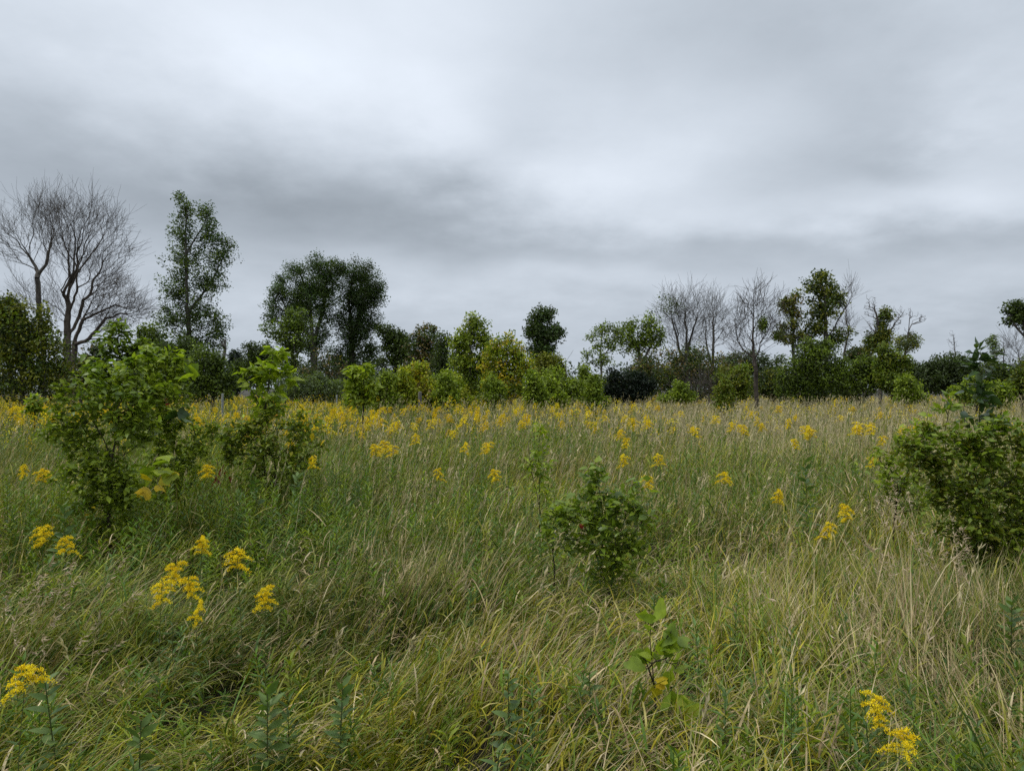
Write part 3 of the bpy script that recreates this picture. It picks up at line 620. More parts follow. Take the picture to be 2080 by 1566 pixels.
def straw_share(x, y):
    u = x / np.maximum(y, 1)                         # direction across the meadow
    s = np.interp(y, [0, 5, 9, 14, 30, 60], [.24, .23, .18, .17, .20, .20])
    s = s + np.interp(y, [0, 8, 14, 60], [.0, .0, .12, .26]) * np.clip((u + .05) / .25, 0, 1) * np.interp(u, [.4, .65], [1, .45])
    s = s - np.interp(y, [0, 6, 60], [.0, .10, .12]) * (u < -.2)
    return np.clip(s * (1 + .55 * field(x, y, .6, 7) + .45 * field(x, y, .2, 8)), .03, .9)
GREENS = np.array([(.132, .180, .014), (.188, .210, .017), (.088, .162, .022), (.230, .228, .020), (.052, .112, .015), (.165, .180, .034)])
STRAWS = np.array([(.48, .38, .205), (.40, .31, .16), (.56, .46, .27), (.31, .225, .115), (.42, .31, .17), (.34, .29, .09)])
def grass(n, d0, d1, nseg, wmul, r, lodged, power=1.0, leafy=.65):
    x, y = wedge(n, d0, d1, r, power=power)
    for sx_, sy_, sr in SHRUBS:
        near = (x - sx_) ** 2 + (y - sy_) ** 2 < sr ** 2
        keep = ~near | (r.uniform(size=len(x)) < .9); x, y = x[keep], y[keep]
    # thinner and thicker places
    keep = r.uniform(size=len(x)) < np.clip(.74 + .5 * field(x, y, .22, 61), .12, 1); x, y = x[keep], y[keep]
    # tussocks: pull blades together
    cell = .13
    ix, iy = np.round(x / cell + r.normal(size=len(x)) * .1), np.round(y / cell)
    tus = r.uniform(size=len(x)) < .6
    hash1 = np.modf(np.abs(np.sin(ix * 12.9898 + iy * 78.233) * 43758.5453))[0]
    hash2 = np.modf(np.abs(np.sin(ix * 39.3467 + iy * 11.135) * 24634.6345))[0]
    x = np.where(tus, (ix + hash1 - .5) * cell + (x - ix * cell) * .4, x); y = np.where(tus, np.maximum(d0, (iy + hash2 - .5) * cell + (y - iy * cell) * .4), y)
    n = len(x)
    h = meadow_h(x, y) * np.where(tus, .8 + .45 * hash2, 1)
    L = h * r.uniform(.6, 1.25, n) * (1 + .3 * lodged)
    w = r.uniform(.0028, .0075, n) * wmul
    u = x / y
    azm = .25 + .7 * field(x, y, 1.2, 21) + .5 * field(x, y, .35, 22)
    azm = np.where(u > .15, azm + (u - .15) * 3.4 * (.6 + .5 * field(x, y, .6, 23)), azm)
    azm = np.where(tus, azm + (hash1 - .5) * 1.6, azm)
    azm = azm + r.normal(size=n) * np.where(u > .2, .9, .55)
    lod = lodged * np.clip(.62 + .6 * field(x, y, .55, 24), .1, 1.3) * np.where(u > .22, .6, 1)
    th0 = np.abs(r.normal(size=n)) * .18 + .04 + .42 * lod
    th1 = r.uniform(.1, .5, n) + lodged * r.uniform(.1, .6, n) + .7 * lod * r.uniform(.5, 1.2, n)
    z0 = r.uniform(-.01, .02, n)
    sl = r.uniform(size=n) < leafy                      # leaves that leave the culm well above the ground
    m = int(sl.sum())
    z0[sl] = h[sl] * r.uniform(.05, .9, m) ** .85 * np.where(lodged > .7, .72, .85)
    L[sl] = r.uniform(.08, .27, m) * (.75 + .5 * h[sl]) * min(wmul, 2) ** .3; w[sl] *= 1.75
    th0[sl] = r.uniform(.1, 1.0, m) + .25 * lod[sl]; th1[sl] = r.uniform(.3, 2.2, m)
    azm[sl] += r.normal(size=m) * 1.0
    is_straw = r.uniform(size=n) < straw_share(x, y) * np.where(sl, .85, 1.25)
    patch = field(x, y, .5, 31)[:, None]
    cg = GREENS[np.where(tus, (hash1 * 6 + r.uniform(-1, 1, n)).astype(int) % 6, r.integers(0, 6, n))] * np.exp(r.normal(size=(n, 1)) * .2) * (1 + .2 * patch)
    yel = np.clip(.4 + .8 * field(x, y, 1.0, 33), 0, 1)[:, None]
    cg = cg * (1 + yel * np.array([.32, .12, -.15]))
    cs = STRAWS[r.integers(0, 6, n)] * np.exp(r.normal(size=(n, 1)) * .2)
    c = np.where(is_straw[:, None], cs, cg)
    P = np.stack([x, y, z0], 1)
    V, T, nv = blades(P, L, w, azm, th0, th1, nseg, twist=r.normal(size=n) * .7, curl=1.35)
    cc = np.repeat(c[:, None], nv, 1)
    tip = (r.uniform(size=n) < .25) & ~is_straw                      # withered tips
    cc[tip, nseg - 1] = cc[tip, nseg - 1] * .5 + STRAWS[0] * .5; cc[tip, -1] = STRAWS[0] * .9
    cc[tip, 2 * nseg - 1] = cc[tip, nseg - 1]
    return V, T, cc.reshape(-1, 3)
r = np.random.default_rng(101)
near_grass = join([grass(98000, 1.35, 5.2, 4, 1.0, r, .8), grass(124000, 5.0, 12.5, 3, 1.15, r, .3)])
obj('meadow_grass', mesh('meadow_grass', *near_grass), M_GRASS, kind='stuff', label='long lodged green and straw grass covering the near meadow', category='grass')
far_grass = join([grass(90000, 12, 30, 2, 1.7, r, .08, leafy=.4), grass(46000, 29, 66, 2, 4.0, r, .03, leafy=.3)])
obj('meadow_grass', mesh('meadow_grass', *far_grass), M_GRASS, kind='stuff', label='upright pale grass of the far half of the meadow', category='grass')
# broad dry leaves curled among the near grass
x, y = wedge(11000, 1.5, 8.5, r)
keep = r.uniform(size=len(x)) < np.clip(.45 + .5 * field(x, y, .6, 7) + .35 * field(x, y, .2, 8), .06, 1); x, y = x[keep], y[keep]
n = len(x); P = np.stack([x, y, meadow_h(x, y) * r.uniform(.2, .75, n)], 1)
V, T, nv = blades(P, r.uniform(.06, .20, n), r.uniform(.005, .0105, n), r.normal(size=n) * 1.1 + .2, r.uniform(.0, .9, n), r.uniform(.8, 3.0, n), 4, twist=r.normal(size=n) * .7)
c = np.repeat(STRAWS[r.integers(0, 6, n)] * r.uniform(.8, 1.25, (n, 1)), nv, 0)
obj('withered_grass', mesh('withered_grass', V, T, c), M_GRASS, kind='stuff', label='broad withered tan leaves curled among the near grass', category='grass')
# seed-headed stems
def seed_stems(n, d0, d1, r, hm, wm, right_bias, nspk, droop):
    x, y = wedge(n * 3, d0, d1, r)
    keep = r.uniform(size=len(x)) < np.clip(straw_share(x, y) * right_bias, 0.03, 1)
    x, y = x[keep][:n], y[keep][:n]; n = len(x)
    H = (meadow_h(x, y) + .12) * r.uniform(.9, 1.3, n) * hm
    P = np.stack([x, y, np.zeros(n)], 1)
    azm = .2 + .6 * field(x, y, 1.5, 21) + r.normal(size=n) * .5
    th0, th1 = r.uniform(.0, .16, n), r.uniform(.05, .45, n)
    V, T, nv = blades(P, H, r.uniform(.0022, .004, n) * wm, azm, th0, th1, 3, twist=r.uniform(0, 3, n))
    c = np.array([(.60, .50, .30), (.66, .56, .37), (.52, .41, .24)])[r.integers(0, 3, n)] * np.exp(r.normal(size=(n, 1)) * .15)
    tip = V.reshape(n, nv, 3)[:, -1]; low = (V.reshape(n, nv, 3)[:, 2] + V.reshape(n, nv, 3)[:, 5]) * .5
    ax = unit(tip - low); k = np.repeat(np.arange(n), nspk)
    s = r.uniform(-.22, .02, len(k))
    Q = tip[k] + ax[k] * (s * H[k] * .8)[:, None]
    side = r.normal(size=(len(k), 3)) * .5 + np.stack([np.cos(azm[k]), np.sin(azm[k]), -.2 * np.ones(len(k))], 1) * droop
    A = ax[k] * 2.2 + side
    Ls = r.uniform(.03, .065, len(k)) * np.sqrt(wm)
    V2, T2 = cards(Q, A, r.normal(size=(len(k), 3)), Ls, Ls * .13 * np.sqrt(wm) ** .5)
    cp = np.array([.50, .43, .26]) * np.exp(r.normal(size=(n, 1)) * .2)
    return join([(V, T, np.repeat(c, nv, 0)), (V2, T2, np.repeat(cp[k], 4, 0))])
ss = join([seed_stems(170, 2.2, 7, r, 1.1, .9, .8, 9, .5), seed_stems(2400, 6.5, 14, r, 1.05, 1.1, 1.0, 8, .2), seed_stems(14000, 12, 34, r, .95, 2.1, 1.2, 3, .05), seed_stems(6500, 33, 60, r, .90, 3.6, 1.2, 2, .05)])
obj('seed_head_grass', mesh('seed_head_grass', *ss), M_GRASS, kind='stuff', label='tan seed-headed grass stems standing all over the meadow', category='grass')
# leafy forb stalks, not in flower
def forbs(n, d0, d1, r, nleaf, lm, centre):
    x, y = wedge(n * 2, d0, d1, r)
    u = x / y
    pr = np.clip(.45 + .5 * field(x, y, 1.6, 41), .08, 1) * (np.where((u > -.65) & (u < .1), 1, .55) if centre else 1)
    keep = r.uniform(size=len(x)) < pr; x, y = x[keep][:n], y[keep][:n]; n = len(x)
    H = meadow_h(x, y) * r.uniform(.75, 1.2, n); az_ = r.uniform(0, 6.28, n); ln = np.abs(r.normal(size=n)) * .14
    P0 = np.stack([x, y, np.zeros(n)], 1); P1 = P0 + np.stack([np.cos(az_) * ln * H, np.sin(az_) * ln * H, H], 1)
    Vs, Ts = tubes(P0, P1, np.full(n, .0028 * lm), np.full(n, .0015 * lm), 3)
    k = np.repeat(np.arange(n), nleaf); m = len(k)
    s = .22 + .78 * np.tile(np.arange(nleaf) / nleaf, n)
    Q = P0[k] + (P1 - P0)[k] * s[:, None]
    a = np.tile(np.arange(nleaf) * 2.4, n) + az_[k] + r.normal(size=m) * .3
    up = .25 + .9 * s ** 3 + r.normal(size=m) * .2
    A = np.stack([np.cos(a), np.sin(a), up], 1)
    Nn = np.stack([-np.cos(a) * up, -np.sin(a) * up, np.ones(m)], 1) + r.normal(size=(m, 3)) * .15
    L = r.uniform(.065, .115, m) * lm * (1.12 - .5 * s)
    V2, T2 = cards(Q, A, Nn, L, L * r.uniform(.18, .30, m), fold=.08)
    cg = np.array([(.145, .210, .020), (.095, .165, .022), (.195, .24, .024), (.10, .165, .045)])[r.integers(0, 4, n)] * np.exp(r.normal(size=(n, 1)) * .15)
    c2 = cg[k] * np.exp(r.normal(size=(m, 1)) * .12)
    return join([(Vs, Ts, np.repeat(cg * .8, 6, 0)), (V2, T2, np.repeat(c2, 4, 0))])
fb = join([forbs(1250, 1.7, 5.5, r, 34, .95, False), forbs(5200, 5, 13, r, 26, 1.0, True), forbs(5600, 12, 30, r, 10, 1.6, True), forbs(1500, 28, 55, r, 7, 2.8, True)])
obj('meadow_weeds', mesh('meadow_weeds', *fb), M_LEAF, kind='stuff', label='leafy green weed stalks not in flower scattered through the meadow', category='weeds')

# ------------------------------------------------------------------ goldenrods
def spray_geo(p0, a, L, rise, r, nf, fs):
    t = np.linspace(0, 1, 7)
    cur = np.stack([p0[0] + np.cos(a) * L * t, p0[1] + np.sin(a) * L * t, p0[2] + rise * L * (t - 1.15 * t * t)], 1)
    V, T = tubes(cur[:-1], cur[1:], np.full(6, .0013), np.full(6, .001), 3)
    s = r.uniform(.12, 1.0, nf); i = np.clip((s * 6).astype(int), 0, 5); f = (s * 6 - i)[:, None]
    Q = cur[i] * (1 - f) + cur[i + 1] * f
    Q = Q + r.normal(size=(nf, 3)) * np.array([.0075, .0075, .005]) + np.array([0, 0, .006])
    A = r.normal(size=(nf, 3)); A[:, 2] += .9
    V2, T2 = cards(Q, A, r.normal(size=(nf, 3)), fs * r.uniform(.7, 1.3, nf), fs * r.uniform(.7, 1.0, nf), .15)
    return (V, T), (V2, T2)
GV = []
for v in range(12):
    r = np.random.default_rng(300 + v)
    lean = r.uniform(.02, .10); la = r.uniform(0, 6.28)
    t = np.linspace(0, 1, 9); sp = np.stack([np.cos(la) * lean * t ** 2, np.sin(la) * lean * t ** 2, t], 1)
    stem = tubes(sp[:-1], sp[1:], np.linspace(.0035, .002, 8), np.linspace(.0033, .0015, 8), 4)
    nlf = 34; s = np.linspace(.15, .93, nlf)
    Q = np.stack([np.interp(s, t, sp[:, q]) for q in range(3)], 1); a = np.arange(nlf) * 2.4 + r.normal(size=nlf) * .3
    up = r.uniform(.0, .5, nlf); A = np.stack([np.cos(a), np.sin(a), up], 1)
    L = .11 * (1.15 - .75 * s) * r.uniform(.8, 1.2, nlf)
    lf = cards(Q, A, np.stack([-np.cos(a) * up, -np.sin(a) * up, np.ones(nlf)], 1), L, L * .2, .06)
    ns = int(r.integers(9, 14)); sprays = []; green = [stem]
    for q in range(ns):
        s = .86 + .135 * (q / ns) ** .9
        p0 = np.array([np.interp(s, t, sp[:, k]) for k in range(3)])
        Ls = (.105 - .05 * q / ns) * r.uniform(.6, 1.25)
        st, fl = spray_geo(p0, q * 2.4 + r.normal() * .4, Ls, r.uniform(.5, 1.1), r, int(60 + 620 * Ls), .0085)
        green.append(st); sprays.append(fl)
    sm = mesh('stem', *join([(V, T, (.1, .1, .1)) for V, T in green])[:2]); sm.materials.append(M_STEMG)
    lm_ = mesh('foliage', lf[0], lf[1], np.repeat(np.array([(.07, .12, .03)]) * np.exp(r.normal(size=(nlf, 1)) * .2), 4, 0)); lm_.materials.append(M_LEAF)
    spm = []
    for V, T in sprays:
        m_ = mesh('flower_spray', V, T); m_.materials.append(M_PETAL); spm.append(m_)
    allm = mesh('flower_head', *join([(V, T, (1, 1, 1)) for V, T in sprays])[:2]); allm.materials.append(M_PETAL)
    GV.append((sm, lm_, spm, allm))
def goldenrod(x, y, H, wide, label, group, detail, r, lean=0.0, name='goldenrod'):
    sm, lm_, spm, allm = GV[int(r.integers(0, 12))]
    th = thing(name, label, 'wildflower', (x, y, 0), group)
    th.rotation_euler = (r.normal() * .05, lean + r.normal() * .05, r.uniform(0, 6.28) if lean == 0 else 0)
    th.scale = (wide, wide, H)
    obj('stem', sm, None, th)
    o = obj('foliage', lm_, None, th); o['kind'] = 'stuff'
    if detail:
        for m_ in spm: obj('flower_spray', m_, None, th)
    else: obj('flower_head', allm, None, th)
    return th
r = np.random.default_rng(400)
GN = 'goldenrods flowering singly in the near meadow'
NEAR_G = [  # photo column and row of the flower head, height, width, label
    (12, 1335, .80, 1.1, 'big goldenrod head cut by the left edge low in the photo, upper cluster'),
    (40, 1385, .74, 1.0, 'goldenrod just below and right of the cut head at the left edge'),
    (95, 1090, .85, 1.0, 'goldenrod at the foot of the left sapling, left half of its loose cluster'),
    (140, 1105, .83, .9, 'goldenrod at the foot of the left sapling, right half of its loose cluster'),
    (392, 1105, .80, .9, 'pale goldenrod nearest below the yellow-leaved vine'),
    (500, 1140, .80, 1.1, 'dull greenish goldenrod spray at the top right of the near cluster of seven'),
    (356, 1165, .76, 1.0, 'brightest upright goldenrod above the leftmost head of the near cluster'),
    (320, 1208, .75, 1.0, 'leftmost bright goldenrod head of the near cluster'),
    (415, 1195, .75, .9, 'goldenrod head between the brightest one and the drooping one'),
    (378, 1255, .72, .6, 'smallest and lowest goldenrod head of the near cluster'),
    (545, 1222, .74, .9, 'goldenrod head drooping to the right at the right end of the near cluster'),
    (100, 966, .90, 1.0, 'goldenrod left of the left sapling, wide flat head'),
    (57, 957, .92, .6, 'small goldenrod head left of the wide flat one'),
    (420, 958, .95, .8, 'pale goldenrod in the gap between the two left saplings'),
    (598, 905, 1.02, .8, 'small orange-yellow goldenrod inside the bushy sapling skirt'),
    (648, 940, .95, .6, 'small goldenrod at the right flank of the bushy sapling'),
    (768, 915, 1.0, 1.0, 'goldenrod left head of the trio right of the bushy sapling'),
    (785, 905, 1.02, 1.0, 'goldenrod tallest head of the trio right of the bushy sapling'),
    (803, 915, 1.0, .9, 'goldenrod right head of the trio right of the bushy sapling'),
    (850, 892, 1.02, .8, 'single goldenrod above and right of the trio'),
    (952, 910, 1.0, .8, 'goldenrod left one of the pair in mid meadow'),
    (983, 910, 1.0, 1.0, 'goldenrod right one of the pair in mid meadow'),
    (888, 963, .90, .6, 'tiny lone goldenrod head on a bent stem below the pair'),
    (1020, 966, .90, .7, 'lone goldenrod left of the two slim centre saplings'),
    (1268, 882, 1.05, 1.0, 'goldenrod below the dense yellow clump left of the bare tree'),
    (1290, 855, 1.12, 1.3, 'goldenrod in the dense yellow clump, left plant'),
    (1310, 862, 1.1, 1.1, 'goldenrod in the dense yellow clump, right plant'),
    (1288, 935, .95, .8, 'goldenrod behind the lobed-leaf sapling'),
    (1355, 934, .95, .8, 'goldenrod right of the one behind the lobed-leaf sapling'),
    (1324, 982, .88, .8, 'goldenrod hanging beside the lobed-leaf sapling'),
    (1412, 877, 1.08, 1.0, 'flat low goldenrod just left of the tall bright one'),
    (1462, 852, 1.15, 1.3, 'tall bright goldenrod below the red-brown bare trunk'),
    (1488, 866, 1.1, 1.1, 'lower goldenrod at the right side of the tall bright one'),
    (1522, 872, 1.1, 1.0, 'arched goldenrod left of the broad golden mound'),
    (1575, 830, 1.25, 1.2, 'goldenrod rising highest beside the red-brown trunk foot'),
    (1628, 872, 1.1, 1.3, 'goldenrod left plant of the broad golden mound'),
    (1645, 880, 1.1, 1.3, 'goldenrod right plant of the broad golden mound'),
    (1642, 900, 1.0, .7, 'small goldenrod head hanging under the broad golden mound'),
    (1725, 872, 1.1, 1.3, 'goldenrod left end of the long yellow bank before the big shrub'),
    (1748, 864, 1.12, 1.4, 'goldenrod middle of the long yellow bank before the big shrub'),
    (1772, 872, 1.1, 1.2, 'goldenrod right end of the long yellow bank before the big shrub'),
    (1785, 895, 1.0, .8, 'goldenrod under the right end of the long yellow bank'),
    (1762, 938, .93, .7, 'lone goldenrod touching the left branches of the big shrub'),
    (1458, 970, .9, .8, 'lone goldenrod in mid field right of the lobed-leaf sapling'),
    (1562, 1008, .86, .9, 'thin goldenrod with drooping tip in the right mid field'),
    (1717, 1045, .85, .9, 'upright curved greenish goldenrod left of the big shrub'),
    (1662, 1080, .82, .8, 'goldenrod below the upright curved one'),
    (1790, 1450, .68, .8, 'nearest goldenrod at lower right, upper bright head'),
    (1812, 1505, .60, .8, 'nearest goldenrod at lower right, lower thin arms'),
    (1262, 900, 1.0, .7, 'small goldenrod among dry stems below the dense yellow clump'),
]
for px, py, H, wd, lab in NEAR_G:
    d = (EYE - H + .06) / ((py - HZ) / F)
    goldenrod((px - 1040) / F * d, d, H, wd * (.72 if py > 1000 else 1.0), lab, GN, py > 860, r)
# nearest of the yellow band: plants of their own
zones = [(-.72, -.54, 15, 24, 52, 'goldenrod in the thick yellow strip left of the left sapling'),
         (-.44, -.36, 14, 24, 24, 'goldenrod in the yellow strip between the two left saplings'),
         (-.30, -.16, 12, 24, 62, 'goldenrod in the yellow band around the slim ash sapling'),
         (-.16, .02, 12, 24, 58, 'goldenrod in the yellow band below the two yellow-green ashes'),
         (.02, .22, 13, 26, 30, 'goldenrod in the yellow band below the thin ashes'),
         (.22, .56, 12, 26, 24, 'goldenrod scattered among pale stems before the dense shrubs')]
for u0, u1, d0, d1, n, lab in zones:
    for k in range(n):
        d = d0 + (d1 - d0) * r.uniform() ** 1.2; u = r.uniform(u0, u1)
        H = r.uniform(.92, 1.2) * (1 if u > -.5 else 1.05)
        goldenrod(u * d, d, H, r.uniform(.65, 1.25), lab, lab.replace('goldenrod', 'goldenrods', 1), False, r)
# the rest of the yellow band
def far_gold(n, r):
    x, y = wedge(n * 4, 10, 58, r, power=.55)
    u = x / y
    pr = np.interp(u, [-.75, -.55, -.5, -.3, -.1, .1, .25, .5, .75], [1, 1, .75, .9, .85, .65, .45, .36, .34]) * np.clip(.65 + .7 * field(x, y, 1.8, 51), .05, 1.2)
    keep = r.uniform(size=len(x)) < pr; x, y = x[keep][:n], y[keep][:n]; n = len(x)
    H = meadow_h(x, y) * r.uniform(1.0, 1.28, n)
    P0 = np.stack([x, y, np.zeros(n)], 1); P1 = P0 + np.stack([r.normal(size=n) * .06, r.normal(size=n) * .06, H], 1)
    wm = np.clip(y / 16, 1, 3)
    Vs, Ts = tubes(P0, P1, .003 * wm, .002 * wm, 3)
    nf = 27; k = np.repeat(np.arange(n), nf); m = len(k)
    s = r.uniform(0, 1, m) ** .8; a = r.uniform(0, 6.28, m); rad = (.11 * (1 - s) + .02) * r.uniform(.3, 1, m) * r.uniform(.8, 1.7, n)[k]
    Q = P1[k] + np.stack([np.cos(a) * rad, np.sin(a) * rad, (s - .75) * .24 - rad * .25], 1)
    A = r.normal(size=(m, 3)); A[:, 2] += .6
    L = r.uniform(.016, .030, m) * np.sqrt(wm[k])
    V2, T2 = cards(Q, A, r.normal(size=(m, 3)), L, L * .8, .12)
    yc = np.array([(.80, .60, .012), (.76, .53, .010), (.85, .70, .03), (.58, .50, .02)])[r.integers(0, 4, n)] * np.exp(r.normal(size=(n, 1)) * .1)
    nl = 9; k3 = np.repeat(np.arange(n), nl); m3 = len(k3); s3 = r.uniform(.35, .9, m3); a3 = r.uniform(0, 6.28, m3)
    A3 = np.stack([np.cos(a3), np.sin(a3), np.full(m3, .3)], 1)
    L3 = r.uniform(.07, .12, m3) * np.sqrt(wm[k3])
    V3, T3 = cards(P0[k3] + (P1 - P0)[k3] * s3[:, None], A3, np.stack([-np.cos(a3) * .3, -np.sin(a3) * .3, np.ones(m3)], 1), L3, L3 * .25, .06)
    cg = np.array([.075, .125, .03]) * np.exp(r.normal(size=(n, 1)) * .2)
    return join([(Vs, Ts, np.repeat(cg * .8, 6, 0)), (V2, T2, np.repeat(yc[k], 4, 0)), (V3, T3, np.repeat(cg[k3], 4, 0))])
obj('goldenrod_field', mesh('goldenrod_field', *far_gold(4300, np.random.default_rng(410))), M_PETALV, kind='stuff', label='dense yellow goldenrod field along the far meadow', category='wildflowers')

# ------------------------------------------------------------------ near saplings with single leaves
def leaf_mesh(kind, seed):
    r = np.random.default_rng(seed)
    if kind in ('ovate', 'lance', 'oak'):
        st = {'ovate': [(0, .02), (.12, .16), (.32, .26), (.55, .22), (.78, .11), (1, 0.005)],
              'lance': [(0, .02), (.15, .13), (.4, .19), (.7, .13), (.9, .05), (1, .005)],
              'oak': [(0, .02), (.18, .20), (.30, .13), (.45, .38), (.58, .24), (.74, .48), (.88, .30), (1, .06)]}[kind]
        V = []; fold = r.uniform(.12, .3); curl = r.uniform(.1, .35); tw = r.normal() * .1
        for t, w in st:
            z = -curl * t * t
            V += [(-w, t, z + w * fold), (tw * t * .2, t, z), (w, t, z + w * fold * r.uniform(.6, 1.3))]
        T = []
        for i in range(len(st) - 1):
            a = i * 3; b = a + 3
            T += [(a, a + 1, b + 1), (a, b + 1, b), (a + 1, a + 2, b + 2), (a + 1, b + 2, b + 1)]
        return mesh('leaf', np.array(V), np.array(T))
    ang = np.linspace(-2.6, 2.6, 15)                       # lobed, round (grape, maple)
    rad_ = .52 + .13 * np.cos(ang * 3.6) + .05 * np.cos(ang * 9) + r.normal(size=15) * .02
    V = [(0, .0, 0)] + [(math.sin(a) * q, .42 + math.cos(a) * q - (0 if abs(a) < 2.4 else .02), -.35 * q * q * r.uniform(.5, 1.1) + .06 * abs(math.sin(a * 2))) for a, q in zip(ang, rad_)]
    V.append((0, .42, .05))
    T = [(16, i, i + 1) for i in range(1, 15)] + [(16, 15, 0), (16, 0, 1)]
    return mesh('leaf', np.array(V), np.array(T))
LM = {k: [leaf_mesh(k, 500 + i) for i in range(4)] for k in ('ovate', 'lance', 'oak', 'lobed')}
RAMPS = {
    'green': leaf_mat('leaf_green', [(0, (.09, .145, .018)), (.5, (.165, .24, .024)), (1, (.25, .32, .03))], trans=.42, spec=.4, rough=.4),
    'dark': leaf_mat('leaf_dark_green', [(0, (.030, .060, .018)), (.6, (.050, .092, .022)), (1, (.085, .13, .03))], trans=.25, spec=.45, rough=.38),
    'bright': leaf_mat('leaf_bright', [(0, (.14, .21, .020)), (.5, (.24, .315, .026)), (1, (.34, .40, .034))], trans=.45, spec=.35, rough=.42),
    'mixed': leaf_mat('leaf_mixed', [(0, (.09, .14, .018)), (.8, (.20, .25, .026)), (.95, (.25, .24, .02)), (1, (.32, .16, .02))], trans=.32, spec=.35, rough=.42),
    'yellow': leaf_mat('leaf_yellow', [(0, (.34, .30, .015)), (1, (.55, .38, .02))], trans=.35, spec=.2),
    'red': leaf_mat('leaf_red', [(0, (.17, .02, .022)), (1, (.26, .035, .03))], trans=.25, spec=.3),
    'weed': leaf_mat('leaf_weed', [(0, (.070, .125, .032)), (1, (.12, .18, .040))], trans=.3, spec=.3)}
_lm = {}
def leaf_data(kind, i, ramp):
    key = (kind, i, ramp)
    if key not in _lm:
        m_ = LM[kind][i].copy(); m_.materials.append(RAMPS[ramp]); _lm[key] = m_
    return _lm[key]
def leaf_frames(Q, A, r, nup=.9):
    A = unit(A); Nn = r.normal(size=Q.shape) * .45; Nn[:, 2] += nup
    B = unit(np.cross(A, Nn)); N2 = np.cross(B, A)
    return A, B, N2
def leaf_objs(th, Q, A, L, Wr, kinds, ramp, r, label=None, nup=.9):
    A, B, N2 = leaf_frames(Q, A, r, nup)
    for i in range(len(Q)):
        o = obj('leaf', leaf_data(kinds[int(r.integers(0, len(kinds)))], int(r.integers(0, 4)), ramp), None, th)
        M = Matrix.Identity(4)
        l = float(L[i])
        for k in range(3): M[k][0] = B[i, k] * l * Wr; M[k][1] = A[i, k] * l; M[k][2] = N2[i, k] * l; M[k][3] = Q[i, k]
        o.matrix_basis = M
        if label: o['label'] = label
def sapling(name, label, cat, d, bx, trunks, lobes, npts, nleaf, L, ramp, kinds, r0, seed, nobj=280, cols=None, bf=.3, rt=.0022, stem=None,
            Wr=1.0, pw=.5, lump=.2, dy=0, group=None, droop=.25, extra=(), spread=.05, deep=.8, nup=.9):
    r = np.random.default_rng(seed)
    if nleaf > 150: L *= .8; nleaf = int(nleaf * 1.45)
    base = np.array([(bx - 1040) / F * d, d + dy, 0.0])
    th = thing(name, label, cat, base, group)
    polys = []
    for q, pl in enumerate(trunks):
        poly = [at(px, py, d) for px, py in pl]
        for k, p in enumerate(poly): p[1] = base[1] + (r.normal() * .06 if k else 0)
        if q == 0: poly = [base] + poly
        polys.append(np.array(poly))
    P = lobe_points(lobes, npts, r, d, base[1], pw, lump, deep)
    pos, par, dr, w = skeleton(polys, P, bf, .07, r, 1.0)
    wood('stem', th, pos, par, w, base, r0, rt, stem or M_STEM, .16, .05, limbname='branch', twigname='twigs')
    tw = np.where((w <= np.maximum(4, w[0] * .05)) & (pos[:, 2] > .2))[0]
    if len(tw) == 0: tw = np.arange(len(pos))
    k = tw[r.integers(0, len(tw), nleaf)]
    A = r.normal(size=(nleaf, 3)) + dr[k] * .7; A[:, 2] = A[:, 2] * .55 - droop
    Q = pos[k] + r.normal(size=(nleaf, 3)) * spread * .5 - base
    Ls = L * r.uniform(.6, 1.25, nleaf)
    order = np.argsort(Q[:, 1] - Ls * 4 - .3 * Q[:, 2])
    f = order[:nobj]; rest = order[nobj:]
    leaf_objs(th, Q[f], A[f], Ls[f], Wr, kinds, ramp, r, nup=nup)
    if len(rest):
        A2, B2, N2 = leaf_frames(Q[rest], A[rest], r)
        Lr = Ls[rest]
        V, T = cards(Q[rest], A2, N2, Lr, Lr * .58 * Wr, .1)
        c = pick_cols(len(rest), cols or [(MID, 1), (LGT, 1)], r, .2)
        obj('foliage', mesh('foliage', V, T, np.repeat(c, 4, 0)), M_LEAF, th, kind='stuff')
    for (px, py, ddy, n, sp, ll, kd, rp, lab) in extra:          # special leaves
        c0 = at(px, py, d); c0[1] = base[1] + ddy; c0 = c0 - base
        Q2 = c0 + r.normal(size=(n, 3)) * sp
        A3 = r.normal(size=(n, 3)); A3[:, 2] -= .3
        leaf_objs(th, Q2, A3, np.full(n, ll) * r.uniform(.7, 1.2, n), 1.0, kd, rp, r, lab)
    return th
SG = 'saplings and bushes growing in the meadow'
sapling('boxelder_sapling', 'dense dark-leaved branching sapling at left with visible forked stem', 'sapling', 6.2, 225, [[(222, 1060), (218, 1000), (228, 930), (230, 880)], [(228, 930), (195, 870), (150, 850)], [(229, 900), (255, 840), (300, 800)], [(228, 940), (290, 890), (320, 860)]],
        [(130, 800, 10, 26), (182, 745, 12, 28), (272, 735, 12, 26), (302, 722, 10, 22), (225, 800, 90, 64), (150, 870, 66, 62), (275, 870, 60, 60), (195, 960, 84, 56), (250, 1010, 64, 44), (310, 800, 50, 50), (185, 1020, 52, 36), (225, 1070, 60, 36)], 340, 3400, .078, 'green', ['ovate'], .014, 601, nobj=300,
        cols=[(MID, 3), (LGT, 2)], group=SG,
        extra=[(330, 955, -.1, 9, .07, .11, ['lobed'], 'bright', 'pale yellow-green lobed vine leaf'), (345, 965, -.12, 6, .08, .09, ['lobed'], 'yellow', 'yellowing lobed vine leaf'), (305, 1000, -.1, 3, .04, .10, ['lobed'], 'yellow', 'yellow leaf'), (210, 1025, -.1, 5, .06, .06, ['ovate'], 'yellow', 'yellowed small leaf')])
